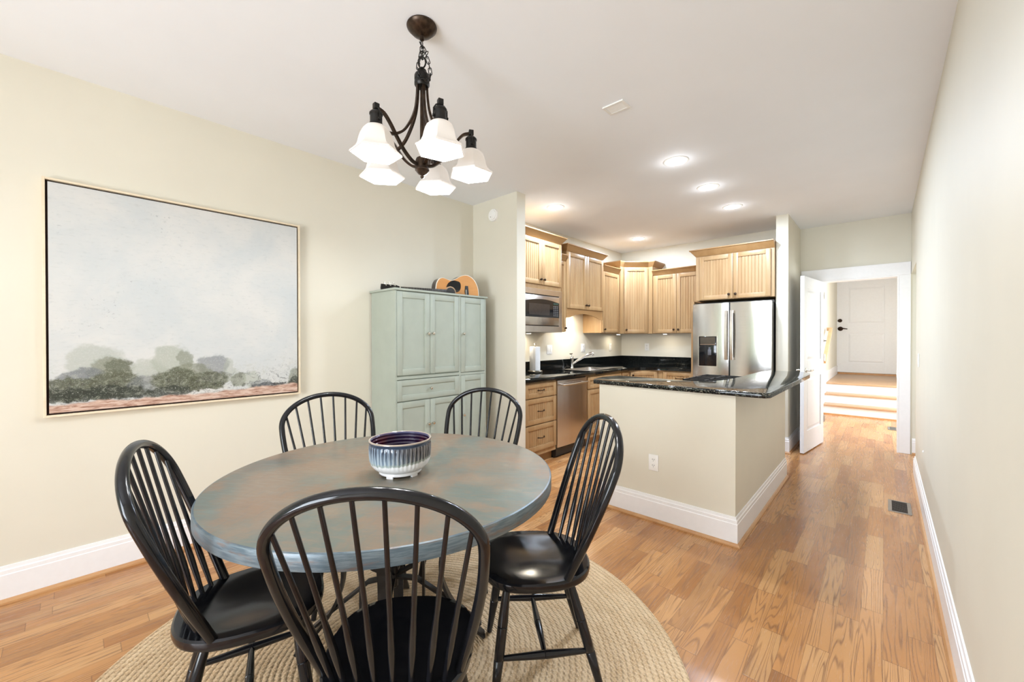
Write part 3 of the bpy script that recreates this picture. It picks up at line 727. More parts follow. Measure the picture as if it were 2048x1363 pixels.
def guitar():
    z0 = GZ+.002; kk = .905   # lies on its side: neck along -y, soundboard facing the room (+x)
    g = thing('acoustic_guitar', 'acoustic guitar with orange-brown top lying on its side on the sage cupboard', 'guitar', (-2.98, 2.3, z0))
    T0 = Vector((-2.897, 2.679, z0+.1795)); Dn = Vector((-.215, -.976, 0)).normalized(); Nn = Vector((.976, -.215, 0)).normalized()
    prof = [(0, 0), (.01, .075), (.05, .150), (.11, .190), (.16, .196), (.215, .180), (.27, .148), (.315, .128), (.35, .128), (.395, .142), (.43, .146), (.465, .128), (.49, .085), (.50, .03)]
    # outline smooth through catmull-rom
    def cr(P, k=6):
        out = []
        for i in range(len(P)-1):
            p0, p1, p2, p3 = P[max(i-1, 0)], P[i], P[i+1], P[min(i+2, len(P)-1)]
            for j in range(k):
                t_ = j/k
                out.append(tuple(.5*((2*p1[q])+(-p0[q]+p2[q])*t_+(2*p0[q]-5*p1[q]+4*p2[q]-p3[q])*t_**2+(-p0[q]+3*p1[q]-3*p2[q]+p3[q])*t_**3) for q in range(2)))
        return out+[P[-1]]
    hp = cr(prof)
    ol = [(s, w) for s, w in hp]+[(s, -w) for s, w in hp[::-1][1:-1]]
    tilt = .10
    def G(s, w, n):    # s from tail to neck, w across (up), n depth toward room
        return T0+Dn*(s*kk)+Nn*((n-(w+.198)*tilt*.5)*kk)+Vector((0, 0, w*kk))
    def plate(m, sc, n0, n1):
        m.loops([[G(.25+(s-.25)*sc, w*sc, n0) for s, w in ol], [G(.25+(s-.25)*sc, w*sc, n1) for s, w in ol]])
    M_rose = mat_wood('rosewood', (.045, .018, .012), (.03, .012, .008), (.012, .006, .005), 'Y', .2)
    M_spruce = mat_wood('amber_spruce', (.60, .27, .085), (.66, .32, .11), (.48, .19, .05), 'Y', .2, .8)
    M_bind = flat('ivory_binding', (.80, .74, .62), .4)
    m = MB(); plate(m, 1, -.105, -.004); m.build('body', M_rose, g)
    m = MB(); plate(m, 1.002, -.008, 0); m.build('binding', M_bind, g)
    m = MB(); plate(m, .972, -.003, .0012); m.build('soundboard', M_spruce, g)
    sh = (.335, 0)
    def disc(m, s0, w0, r, n0, n1, nn=40): m.loops([[G(s0+r*math.cos(2*PI*i/nn), w0+r*math.sin(2*PI*i/nn), n_) for i in range(nn)] for n_ in (n0, n1)])
    m = MB(); disc(m, *sh, .064, .0005, .0018); m.build('rosette', flat('rosette_inlay', (.42, .27, .15), .4), g)
    m = MB(); disc(m, *sh, .050, .001, .0025); m.build('sound_hole', M_dark, g)
    m = MB(); pg = cr([(.385, .050), (.36, .095), (.31, .125), (.25, .122), (.222, .105), (.218, .06), (.235, .022), (.27, .008), (.280, .03), (.30, .052), (.335, .064), (.36, .058), (.385, .050)], 5)[:-1]
    m.loops([[G(s, w, n_) for s, w in pg] for n_ in (.001, .0026)]); m.build('pickguard', M_blackgloss, g)
    m = MB(); m.loops([[G(s, w, n_) for s, w in ((.135, -.08), (.165, -.08), (.165, -.02), (.172, .02), (.165, .08), (.135, .08), (.128, 0))] for n_ in (.001, .010)])
    br = m.build('bridge', M_blackplastic, g)
    m = MB(); m.loops([[G(s, w, n_) for s, w in ((.158, -.04), (.162, -.04), (.162, .04), (.158, .04))] for n_ in (.010, .015)]); m.build('saddle', M_bind, br)
    # neck + fretboard
    def bar(m, s0, s1, w0, w1, n0, n1, a0=None):
        m.poly8([G(s0, -w0, n0), G(s1, -w1, n0), G(s1, w1, n0), G(s0, w0, n0), G(s0, -w0, n1), G(s1, -w1, n1), G(s1, w1, n1), G(s0, w0, n1)], .001)
    zs = -.128
    m = MB(); bar(m, .50, .88, .027, .022, -.022, .002); m.build('neck', M_rose, g)
    m = MB(); bar(m, .385, .865, .028, .0215, .002, .009); fb = m.build('fretboard', M_blackplastic, g)
    m = MB(); s0 = .865; 
    for k in range(1, 21):
        s = .865-.645*(1-2**(-k/12))
        if s > .39: bar(m, s-.0008, s+.0008, .026, .026, .009, .0102)
    m.build('frets', M_nickel, fb)
    m = MB(); bar(m, .865, .871, .0215, .0215, .002, .011); m.build('nut', M_bind, g)
    m = MB(); m.loops([[G(s, w, n_) for s, w in ((.871, -.023), (.905, -.034), (1.045, -.036), (1.05, 0), (1.045, .036), (.905, .034), (.871, .023))] for n_ in (-.014, .004)]); hs = m.build('headstock', M_blackgloss, g)
    for k in range(3):
        for sg in (-1, 1):
            s = .925+.042*k; c = G(s, sg*.026, .004); m = MB(); m.lathe([(.006, 0), (.005, .004), (.0035, .012), (.0045, .016)], c, 10, (1, 0, 0))
            m.tube([G(s, sg*.034, -.006), G(s, sg*.048, -.006)], .003, 8); m.lathe([(.002, 0), (.010, .001), (.010, .006), (.002, .007)], G(s, sg*.048, -.006), 12, (G(0, sg, 0)-G(0, 0, 0)))
            m.build('tuner', M_nickel, hs)
    m = MB()
    for k in range(6): m.tube([G(.16, -.027+.0108*k, .0155), G(.868, -.018+.0072*k, .012)], .0007, 5)
    m.build('strings', M_nickel, g)
guitar()

# detector on the short wall
dt = thing('smoke_detector', 'small round white detector high on the short wall by the kitchen', 'detector', (-2.933, YS-.002, 2.574))
MB().lathe([(.064, 0), (.064, .012), (.058, .020)], (-2.933, YS-.0005, 2.574), 40, (0, -1, 0)).build('base', M_plate, dt)
MB().lathe([(.050, .020), (.048, .028), (.03, .033), (.002, .034)], (-2.933, YS-.0005, 2.574), 40, (0, -1, 0)).build('cover', M_plate, dt)
MB().lathe([(.004, .030), (.004, .0345)], (-2.945, YS-.0005, 2.553), 10, (0, -1, 0)).build('indicator', M_dark, dt)

# ------------------------------------------------------------------ kitchen cabinets
def bead(F, u0, u1, z0, z1, n, pitch=.036, m=None):
    """beadboard panel with vertical V grooves"""
    m = m or MB(); k = max(1, round((u1-u0)/pitch)); w = (u1-u0)/k; P = [(u0, n)]
    for i in range(1, k):
        c = u0+i*w; P += [(c-.0045, n), (c-.001, n-.0045), (c+.001, n-.0045), (c+.0045, n)]
    P.append((u1, n))
    m.loops([[F(u, q, z0) for u, q in P], [F(u, q, z1) for u, q in P]], closed=False)
    return m
def bead_door(F, u0, u1, z0, z1, n0=.001, th=.019, st=.052, name='door', parent=None, mat=None):
    m = MB(); n1 = n0+th
    m.fbox(F, u0, u0+st, n0, n1, z0, z1, .002); m.fbox(F, u1-st, u1, n0, n1, z0, z1, .002)
    m.fbox(F, u0+st, u1-st, n0, n1, z0, z0+st, .002); m.fbox(F, u0+st, u1-st, n0, n1, z1-st, z1, .002)
    bead(F, u0+st, u1-st, z0+st, z1-st, n1-.010, m=m)
    return m.build(name, mat or M_maple, parent)
def pull(F, u, z, n, parent, L=.10):
    m = MB(); pts = []
    for i in range(11):
        f = i/10*2-1; pts.append(F(u+f*L/2, n+.026*(1-abs(f)**4)+.002, z))
    m.tube(pts, [.006]+[.0045]*9+[.006], 8)
    for s in (-1, 1): m.lathe([(.008, 0), (.007, .004), (.005, .006)], F(u+s*L/2, n, z), 10, F(0, 1, 0)-F(0, 0, 0))
    m.build('pull', M_bronze, parent)
def crown(F, u0, u1, nb, nf, z, parent, left=True, right=True, h=.078, p=.058):
    e0, e1 = (p if left else 0), (p if right else 0)
    lo = [F(u0, nb, z), F(u1, nb, z), F(u1, nf, z), F(u0, nf, z)]
    mid = [F(u0-e0*.85, nb, z+h*.82), F(u1+e1*.85, nb, z+h*.82), F(u1+e1*.85, nf+p*.85, z+h*.82), F(u0-e0*.85, nf+p*.85, z+h*.82)]
    hi0 = [F(u0-e0, nb, z+h*.86), F(u1+e1, nb, z+h*.86), F(u1+e1, nf+p, z+h*.86), F(u0-e0, nf+p, z+h*.86)]
    hi = [F(u0-e0, nb, z+h), F(u1+e1, nb, z+h), F(u1+e1, nf+p, z+h), F(u0-e0, nf+p, z+h)]
    MB().loops([lo, mid, hi0, hi]).build('crown_moulding', M_maple_h, parent, smooth=False)
def cab(name, label, F, u0, u1, nb, nf, z0, z1, group=None, cat='cabinet'):
    t = thing(name, label, cat, F((u0+u1)/2, (nb+nf)/2, z0), group)
    MB().fbox(F, u0, u1, nb, nf, z0, z1, .001).build('body', M_maple, t, smooth=False)
    return t
XW = XL+.002
FS = frame((0, 0, 0), (0, 1, 0), (1, 0, 0))            # sink wall: u = y, n = x
UP = 'maple wall cabinets in the kitchen'
# microwave cabinet
XF = -2.87
t = cab('wall_cabinet', 'maple two-door cabinet directly above the microwave', FS, 3.215, 3.985, XW, XF, 1.880, 2.445, UP)
for a, b, k in ((3.222, 3.597, 'R'), (3.602, 3.977, 'L')):
    d = bead_door(FS, a, b, 1.930, 2.438, XF+.001, parent=t); knob(FS, b-.028 if k == 'R' else a+.028, 1.985, XF+.020, .014, M_bronze, d)
crown(FS, 3.215, 3.985, XW, XF+.006, 2.445, t)
mv = thing('microwave', 'built-in stainless microwave below the tall maple cabinet', 'microwave', FS(3.6, -3.0, 1.39))
MB().box(XW, XF-.001, 3.22, 3.98, 1.392, 1.878).build('body', M_blackplastic, mv, smooth=False)
m = MB()
for q in ((3.217, 3.983, 1.815, 1.878), (3.217, 3.983, 1.392, 1.462)): m.box(XF-.001, XF+.020, q[0], q[1], q[2], q[3], .002)
for q in ((3.217, 3.285, 1.462, 1.815), (3.925, 3.983, 1.462, 1.815)): m.box(XF-.001, XF+.020, q[0], q[1], q[2], q[3], .002)
m.build('trim_kit', M_steel, mv, smooth=False)
m = MB(); m.box(XF-.001, XF+.024, 3.29, 3.92, 1.470, 1.805, .003); d = m.build('door', M_steel, mv)
m = MB(); pts = [(3.305, 1.56), (3.915, 1.56), (3.915, 1.735)]+[(3.915-.61*f, 1.735+.030*math.sin(PI*f)) for f in (.15, .3, .45, .6, .75, .9)]+[(3.305, 1.735)]
m.loops([[(x, y, z) for y, z in pts] for x in (XF+.0245, XF+.028)]); gw = m.build('glass', M_blackgloss, d, smooth=False)
m = MB(); m.box(XF+.0285, XF+.029, 3.36, 3.73, 1.585, 1.71); m.build('window', flat('dark_brown_glass', (.035, .028, .024), .12), d, smooth=False)
m = MB()
for r_ in range(6):
    for c_ in range(3): m.box(XF+.0285, XF+.030, 3.80+.034*c_, 3.80+.034*c_+.022, 1.58+.021*r_, 1.58+.021*r_+.012)
m.build('keypad', flat('grey_keys', (.10, .10, .10), .4), d, smooth=False)
MB().box(XF+.0285, XF+.030, 3.80, 3.893, 1.712, 1.735).build('display', flat('display_glass', (.02, .05, .04), .1), d, smooth=False)
# narrow cabinet left of sink bridge
XG = -2.94
t = cab('wall_cabinet', 'very narrow maple cabinet squeezed in right of the microwave', FS, 3.987, 4.172, XW, XG, 1.40, 2.285, UP)
d = bead_door(FS, 3.990, 4.168, 1.405, 2.275, XG+.001, st=.045, parent=t); knob(FS, 4.145, 1.450, XG+.020, .014, M_bronze, d)
crown(FS, 3.987, 4.172, XW, XG+.006, 2.285, t, left=False, right=False, h=.07, p=.05)
# bridge cabinet above sink
t = cab('wall_cabinet', 'maple two-door cabinet with arched valance above the sink', FS, 4.175, 5.055, XW, XG+.02, 1.685, 2.415, UP)
for a, b, k in ((4.180, 4.612, 'R'), (4.617, 5.050, 'L')):
    d = bead_door(FS, a, b, 1.700, 2.405, XG+.021, parent=t); knob(FS, b-.028 if k == 'R' else a+.028, 1.755, XG+.040, .014, M_bronze, d)
crown(FS, 4.175, 5.055, XW, XG+.026, 2.415, t)
va = [(4.175, 1.688), (4.175, 1.578), (4.22, 1.582)]+[(4.26+.70*f, 1.590+.052*math.sin(PI*f)**.8) for f in [i/14 for i in range(15)]]+[(5.00, 1.580), (5.055, 1.578), (5.055, 1.688)]
MB().loops([[(x, y, z) for y, z in va] for x in (XG+.001, XG+.0195)]).build('valance', M_maple_h, t, smooth=False)
# narrow right cabinet
t = cab('wall_cabinet', 'narrow one-door maple cabinet right of the sink, beside the corner cabinet', FS, 5.060, 5.548, XW, XG, 1.40, 2.285, UP)
d = bead_door(FS, 5.070, 5.543, 1.405, 2.270, XG+.001, parent=t); knob(FS, 5.105, 1.450, XG+.020, .014, M_bronze, d)
crown(FS, 5.060, 5.548, XW, XG+.006, 2.285, t, left=False, right=False, h=.07, p=.05)
# corner cabinet
YW = YK-.002
cx = thing('wall_cabinet', 'tall maple corner cabinet set diagonally', 'cabinet', (-2.95, 5.93, 1.395), UP)
base = [(XW, 5.552), (-2.905, 5.552), (-2.905, 5.640), (-2.630, 5.900), (-2.562, 5.900), (-2.562, YW), (XW, YW)]
MB().prism(base, 1.392, 2.395).build('body', M_maple, cx, smooth=False)
topb = [(XW, 5.495), (-2.872, 5.495), (-2.872+.01, 5.60), (-2.60, 5.843), (-2.505, 5.843), (-2.505, YW), (XW, YW)]
MB().prism(base, 2.395, 2.462, top=topb).prism(topb, 2.462, 2.475).build('crown_moulding', M_maple_h, cx, smooth=False)
FD = frame((-2.905, 5.640, 0), (.275, .260, 0), (.260, -.275, 0)); Ld = math.hypot(.275, .26)
d = bead_door(FD, .010, Ld-.010, 1.400, 2.385, .001, parent=cx); knob(FD, .040, 1.450, .020, .014, M_bronze, d)
# back wall cabinet
FB = frame((0, 0, 0), (1, 0, 0), (0, -1, 0))           # back wall: u = x, n = -y
nW, nF = -YW, -5.91
t = cab('wall_cabinet', 'maple two-door cabinet left of the refrigerator on the back wall', FB, -2.558, -1.872, nW, nF, 1.395, 2.262, UP)
for a, b, k in ((-2.530, -2.207, 'R'), (-2.202, -1.880, 'L')):
    d = bead_door(FB, a, b, 1.400, 2.252, nF+.001, parent=t); knob(FB, b-.030 if k == 'R' else a+.030, 1.447, nF+.020, .015, M_bronze, d)
crown(FB, -2.558, -1.872, nW, nF+.006, 2.262, t, left=False, right=False, h=.072, p=.05)
# cabinet over refrigerator
t = cab('wall_cabinet', 'deep maple two-door cabinet above the refrigerator', FB, -1.806, -.935, nW, -5.50, 1.805, 2.372, UP)
for a, b, k in ((-1.755, -1.368, 'R'), (-1.362, -.970, 'L')):
    d = bead_door(FB, a, b, 1.812, 2.362, -5.499, parent=t); knob(FB, b-.040 if k == 'R' else a+.026, 1.862, -5.480, .016, M_bronze, d)
crown(FB, -1.806, -.935, nW, -5.494, 2.372, t, left=True, right=False, h=.085, p=.065)
MB().box(-1.868, -1.832, 5.51, YW, 0, 1.80).build('side_panel', M_maple, t, smooth=False)

# refrigerator
fr = thing('refrigerator', 'stainless french-door refrigerator with water dispenser', 'refrigerator', (-1.37, 5.75, 0))
fy = 5.375
MB().box(-1.805, -.945, fy+.075, 6.19, .02, 1.735, .004).build('body', M_blackplastic, fr)
MB().box(-1.80, -.94, fy+.10, 6.15, 1.736, 1.768).build('hinge_cover', M_blackplastic, fr, smooth=False)
def fdoor(x0, x1, z0, z1, hole=None):
    m = MB(); n = 10; R = []
    # slightly bowed front
    xs = [x0+(x1-x0)*i/n for i in range(n+1)]
    bow = lambda x: fy+.012*((x-(x0+x1)/2)/((x1-x0)/2))**2
    R = [[(x, bow(x), z) for x in xs]+[(x1, fy+.07, z), (x0, fy+.07, z)] for z in (z0, z1)]
    m.loops(R); return m
dl = fdoor(-1.805, -1.388, .70, 1.752).build('door', M_fridge, fr)
drr = fdoor(-1.371, -.945, .70, 1.752).build('door', M_fridge, fr)
fdoor(-1.805, -.945, .06, .69).build('freezer_drawer', M_fridge, fr)
for x, par in ((-1.408, dl), (-1.347, drr)):
    m = MB(); zs = [1.06+(1.655-1.06)*i/12 for i in range(13)]
    m.strap([(x, fy-.030-.020*math.sin(PI*i/12), z) for i, z in enumerate(zs)], .030, .012, (1, 0, 0))
    for z in (1.075, 1.64): m.box(x-.011, x+.011, fy-.035, fy+.012, z-.015, z+.015)
    m.build('handle', M_nickel, par)
m = MB(); m.strap([(-1.78, fy-.045, .62), (-.97, fy-.045, .62)], .03, .014, (0, 0, 1))
for x in (-1.74, -1.01): m.box(x-.015, x+.015, fy-.045, fy+.012, .61, .63)
m.build('handle', M_nickel, fr)
m = MB(); m.box(-1.728, -1.520, fy-.002, fy+.02, .975, 1.345, .004); dp = m.build('dispenser', M_blackgloss, dl)
MB().box(-1.712, -1.536, fy-.004, fy, 1.255, 1.335).build('control_panel', flat('smoky_panel', (.06, .045, .03), .1), dp, smooth=False)
MB().box(-1.712, -1.536, fy-.005, fy, 1.238, 1.250).build('control_strip', flat('amber_trim', (.16, .10, .06), .3), dp, smooth=False)
m = MB(); m.box(-1.62, -1.58, fy-.012, fy, 1.11, 1.18, .003); m.box(-1.612, -1.588, fy-.008, fy, 1.18, 1.21); m.build('paddle', flat('grey_plastic', (.10, .10, .11), .35), dp)
m = MB(); m.box(-1.735, -1.513, fy-.003, fy+.01, .968, .975); m.box(-1.735, -1.513, fy-.003, fy+.01, 1.345, 1.352); m.box(-1.735, -1.728, fy-.003, fy+.01, .975, 1.345); m.box(-1.520, -1.513, fy-.003, fy+.01, .975, 1.345); m.build('bezel', M_nickel, dp, smooth=False)
# small script-like badge strokes on right door
m = MB(); zb = 1.668
for i in range(7): m.box(-1.085+.013*i, -1.085+.013*i+.008, fy+.001, fy+.0045, zb+.004*math.sin(i*2.1), zb+.008+.004*math.sin(i*2.1))
m.box(-1.05, -1.03, fy+.001, fy+.0045, zb-.014, zb-.010)
m.build('badge', flat('badge_grey', (.30, .30, .29), .3, .6), drr, smooth=False)

# base cabinets on sink wall
XB = -2.660
BG = 'maple base cabinets in the kitchen'
t = cab('base_cabinet', 'maple three-drawer base cabinet left of the dishwasher', FS, 3.045, 3.598, XW, XB, .10, .868, BG)
MB().box(XW, XB-.06, 3.045, 3.598, 0, .10).build('toe_kick', M_maple_h, t, smooth=False)
for z0, z1 in ((.708, .856), (.435, .697), (.155, .424)):
    d = bead_door(FS, 3.062, 3.583, z0, z1, XB+.001, st=.048, name='drawer', parent=t); pull(FS, 3.315, (z0+z1)/2, XB+.020, d)
dw = thing('dishwasher', 'stainless dishwasher under the granite counter', 'dishwasher', (-2.9, 3.91, 0))
MB().box(XW, XB, 3.602, 4.204, .02, .868).build('body', M_blackplastic, dw, smooth=False)
m = MB(); n = 10; ys = [3.606+.594*i/n for i in range(n+1)]
m.loops([[(XB+.030-.010*((y-3.903)/.297)**2, y, z) for y in ys]+[(XB+.002, 4.200, z), (XB+.002, 3.606, z)] for z in (.118, .856)]); d = m.build('door', M_steel, dw)
m = MB(); m.tube([(XB+.062+.012*math.sin(PI*i/10), 3.65+.51*i/10, .806) for i in range(11)], .011, 10)
for y in (3.69, 4.12): m.tube([(XB+.02, y, .806), (XB+.066, y, .806)], .008, 8)
m.build('handle', M_nickel, d)
MB().box(XW, XB-.03, 3.604, 4.202, .0, .105).build('toe_kick', M_blackplastic, dw, smooth=False)
t = cab('base_cabinet', 'maple sink base cabinet right of the dishwasher', FS, 4.206, 5.10, XW, XB, .10, .70, BG)
MB().fbox(FS, 4.206, 5.10, XB-.02, XB, .70, .868).build('apron', M_maple, t, smooth=False)
MB().box(XW, XB-.06, 4.206, 5.10, 0, .10).build('toe_kick', M_maple_h, t, smooth=False)
d = bead_door(FS, 4.235, 5.075, .705, .850, XB+.001, st=.045, name='false_front', parent=t)
for a, b, k in ((4.235, 4.652, 'R'), (4.658, 5.075, 'L')):
    d = bead_door(FS, a, b, .155, .690, XB+.001, parent=t); knob(FS, b-.03 if k == 'R' else a+.03, .64, XB+.020, .014, M_bronze, d)
cn = thing('base_cabinet', 'maple corner base cabinet with a diagonal door', 'cabinet', (-2.9, 5.9, 0), BG)
YF = 5.635
bb = [(XW, 5.102), (XB, 5.102), (XB, 5.33), (-2.36, YF), (-2.30, YF), (-2.30, YW), (XW, YW)]
MB().prism(bb, .10, .868).build('body', M_maple, cn, smooth=False)
MB().prism([(XW, 5.102), (XB-.06, 5.102), (XB-.06, 5.36), (-2.40, YF+.06), (-2.30, YF+.06), (-2.30, YW), (XW, YW)], 0, .10).build('toe_kick', M_maple_h, cn, smooth=False)
d = bead_door(FS, 5.112, 5.315, .705, .850, XB+.001, st=.04, name='drawer', parent=cn); knob(FS, 5.21, .775, XB+.020, .014, M_bronze, d)
dv = Vector((-2.36-XB, YF-5.33, 0)); FC = frame((XB, 5.33, 0), dv, (dv.y, -dv.x, 0)); Lc = dv.length
d = bead_door(FC, .02, Lc-.02, .155, .850, .001, parent=cn); knob(FC, .05, .80, .020, .014, M_bronze, d)
nB = -YF
t = cab('base_cabinet', 'maple drawer base cabinet on the back wall left of the refrigerator', FB, -2.298, -1.872, nW, nB, .10, .868, BG)
MB().fbox(FB, -2.298, -1.872, nW, nB-.06, 0, .10).build('toe_kick', M_maple_h, t, smooth=False)
d = bead_door(FB, -2.285, -1.885, .690, .850, nB+.001, st=.048, name='drawer', parent=t); pull(FB, -2.06, .77, nB+.020, d)
d = bead_door(FB, -2.285, -1.885, .155, .675, nB+.001, parent=t); knob(FB, -1.92, .62, nB+.02, .014, M_bronze, d)

# perimeter countertop (with sink cut out) and backsplash
CZ0, CZ1, XE = .872, .910, -2.615
cxs = thing('countertop', 'polished black granite counter with backsplash along the kitchen walls', 'counter', (-2.9, 4.5, CZ0))
m = MB()
m.box(XW, XE, 3.042, 4.36, CZ0, CZ1, .006); m.box(XW, -3.13, 4.36, 5.02, CZ0, CZ1); m.box(-2.72, XE, 4.36, 5.02, CZ0, CZ1, .006)
cv = [(XW, 5.02), (XE, 5.02), (XE, 5.20)]
for i in range(9):
    f = i/8; a = (1-f)**2; b_ = 2*f*(1-f); c_ = f*f
    cv.append((a*XE+b_*(XE+.03)+c_*(-2.30), a*5.20+b_*5.52+c_*(YF-.04)))
cv += [(-1.872, YF-.04), (-1.872, YW), (XW, YW)]
m.prism(cv, CZ0, CZ1, .006)
m.build('slab', M_granite_dark, cxs)
MB().box(XW, XW+.02, 3.042, YW, CZ1, 1.035).box(XW+.02, -1.872, YW-.02, YW, CZ1, 1.035).box(XW+.02, XE-.1, 3.042, 3.062, CZ1, 1.035).build('backsplash', M_granite_dark, cxs, smooth=False)
sk = thing('sink', 'stainless undermount sink in the granite counter', 'sink', (-2.92, 4.69, .70))
m = MB(); x0, x1, y0, y1 = -3.13, -2.72, 4.36, 5.02
def rr(x0, x1, y0, y1, r, z, n=5):
    o = []
    for cx_, cy_, a0 in ((x1-r, y1-r, 0), (x0+r, y1-r, PI/2), (x0+r, y0+r, PI), (x1-r, y0+r, 1.5*PI)):
        for i in range(n+1): a = a0+PI/2*i/n; o.append((cx_+r*math.cos(a), cy_+r*math.sin(a), z))
    return o
m.loops([rr(x0+.0005, x1-.0005, y0+.0005, y1-.0005, .02, .913), rr(x0+.018, x1-.018, y0+.018, y1-.018, .04, .914), rr(x0+.020, x1-.020, y0+.020, y1-.020, .04, .905), rr(x0+.03, x1-.03, y0+.03, y1-.03, .05, .735), rr(x0+.08, x1-.08, y0+.08, y1-.08, .03, .722), rr(x0+.2, x1-.2, y0+.3, y1-.3, .004, .722)], cap=False)
m.build('basin', M_steel, sk)
MB().lathe([(.04, 0), (.038, .003), (.02, .002), (.001, .001)], (-2.925, 4.69, .722), 20).build('drain', M_chrome, sk)
fc = thing('faucet', 'chrome pull-out kitchen faucet behind the sink', 'faucet', (-3.17, 4.66, CZ1))
fp = Vector((-3.165, 4.655, CZ1+.001))
MB().lathe([(.030, 0), (.030, .006), (.024, .012), (.022, .05), (.021, .12), (.024, .125), (.024, .155), (.018, .165), (.002, .168)], fp, 20).build('body', M_chrome, fc)
MB().tube([fp+Vector((.01, .005, .06)), fp+Vector((.06, .04, .105)), fp+Vector((.14, .10, .165)), fp+Vector((.215, .155, .205)), fp+Vector((.235, .17, .198)), fp+Vector((.240, .174, .175))], [.013, .015, .018, .021, .020, .014], 12).build('spout', M_chrome, fc)
MB().tube([fp+Vector((0, 0, .165)), fp+Vector((-.005, 0, .185)), fp+Vector((-.01, -.035, .198)), fp+Vector((-.012, .03, .200))], [.008, .007, .006, .006], 8).build('lever', M_chrome, fc)
# paper towel holder
pp = Vector((-3.075, 3.745, CZ1+.001))
th_ = thing('paper_towel_holder', 'dark metal paper towel stand on the counter by the short wall', 'paper towel holder', pp)
MB().lathe([(.088, 0), (.090, .006), (.090, .022), (.084, .028), (.02, .030), (.008, .034), (.007, .318), (.013, .325), (.017, .338), (.010, .350), (.002, .352)], pp, 32).build('stand', flat('tarnished_metal', (.20, .18, .15), .3, .85), th_)
m = MB(); pz = pp+Vector((0, 0, .031)); m.lathe([(.018, 0), (.062, 0), (.063, .004), (.063, .276), (.062, .28), (.018, .28)], pz, 40, cap=False)
m.box(pp.x+.02, pp.x+.06, pp.y-.0630, pp.y-.0615, pp.z+.031, pp.z+.311)
tag(m.build('paper_towel_roll', M_paper, loc=tuple(pz)), 'white paper towel roll standing on the dark metal stand', 'paper towels')
# under-cabinet lights
def ucl(x, y, z, label, power, sxx=.05, syy=.05):
    t = thing('under_cabinet_light', label, 'light', (x, y, z), 'under-cabinet lights')
    MB().lathe([(.032, -.012), (.034, -.010), (.034, 0)], (x, y, z), 24).build('housing', M_plate, t)
    MB().lathe([(.001, -.014), (.027, -.014), (.028, -.011), (.001, -.011)], (x, y, z), 24, cap=False).build('lens', M_down, t)
    lamp('under_cabinet_lamp', 'AREA', (0, 0, -.018), power, (1, .90, .74), (0, 0, 0), sxx, syy, t)
ucl(-3.08, 4.62, 1.684, 'small round light hidden behind the arched sink valance', 4.5)
ucl(-3.10, 3.66, 1.391, 'small round light under the microwave', 1.3)
ucl(-3.08, 5.82, 1.391, 'small round light under the corner cabinet', .7)
ucl(-2.42, 6.02, 1.394, 'small round light under the back wall cabinet', .5)

# ------------------------------------------------------------------ peninsula bar top, cooktop, lower cabinets
BZ0, BZ1 = .9555, .988
pb = [(-1.735, 2.86), (-1.72, 2.835), (-.58, 2.812), (-.525, 2.822), (-.500, 2.86), (-.500, 4.52)]
pb += [(-.500-.10*(1-math.cos(a)), 4.52+.36*math.sin(a)) for a in [PI/2*i/8 for i in range(1, 9)]]
pb += [(-.86, 4.88)]
for i in range(13):                       # concave inner curve
    f = i/12; a = (1-f)**3; b_ = 3*f*(1-f)**2; c_ = 3*f*f*(1-f); d_ = f**3
    pb.append((a*-.90+b_*-.93+c_*-.86+d_*-1.10, a*4.6+b_*3.9+c_*3.28+d_*3.255))
pb += [(-1.75, 3.32), (-1.80, 3.10), (-1.775, 2.95)]
m = MB(); m.prism(pb, BZ0, BZ1, .010)
tag(m.build('bar_top', M_granite, loc=(-1.1, 3.3, BZ0)), 'raised black granite bar top on the cream half wall', 'counter')
ic = thing('island_cabinet', 'maple base cabinet with lower granite counter behind the half wall', 'cabinet', (-1.2, 3.6, 0))
MB().box(-1.66, XI-.125, YI+.125, 3.62, .10, .868).box(-1.30, XI-.125, 3.62, 4.58, .10, .868).build('body', M_maple, ic, smooth=False)
MB().box(-1.62, XI-.125, YI+.125, 3.56, 0, .10).box(-1.24, XI-.125, 3.56, 4.58, 0, .10).build('toe_kick', M_maple_h, ic, smooth=False)
MB().box(-1.685, XI-.1225, YI+.1225, 3.66, .870, .902, .006).box(-1.34, XI-.1225, 3.6605, 4.60, .870, .902, .006).build('lower_counter', M_granite, ic)
FI = frame((-1.66, 3.62, 0), (-1, 0, 0), (-1, 0, 0))
FL = frame((0, 0, 0), (0, 1, 0), (-1, 0, 0))
for y0_, y1_ in ((3.64, 4.10), (4.11, 4.57)):
    d = bead_door(FL, y0_, y1_, .155, .85, 1.301, parent=ic); knob(FL, y0_+.04, .80, 1.320, .014, M_bronze, d)
ck = thing('cooktop', 'black gas cooktop with cast grates behind the granite bar', 'cooktop', (-1.12, 3.95, .902))
MB().box(-1.33, -.93, 3.62, 4.30, .9022, .912, .003).build('glass_plate', M_blackgloss, ck)
for y0_ in (3.64, 3.97):
    m = MB()
    for x in (-1.30, -1.13, -.96): m.box(x-.006, x+.006, y0_, y0_+.30, .950, .962)
    for y in (y0_, y0_+.15, y0_+.288): m.box(-1.306, -.954, y, y+.012, .950, .962)
    for x in (-1.30, -.96):
        for y in (y0_+.006, y0_+.294): m.box(x-.006, x+.006, y-.006, y+.006, .912, .950)
    g = m.build('grate', M_iron, ck, smooth=False)
    for x in (-1.215, -1.045): MB().lathe([(.05, .912), (.05, .922), (.035, .926), (.033, .936), (.001, .938)], (x, y0_+.15, 0), 24, cap=False).build('burner', M_iron, ck)
for y in (3.70, 3.78, 3.86, 3.94): 
    MB().lathe([(.018, .912), (.017, .928), (.001, .930)], (-1.315+.012, y+.25, 0), 16).build('knob', M_blackplastic, ck)

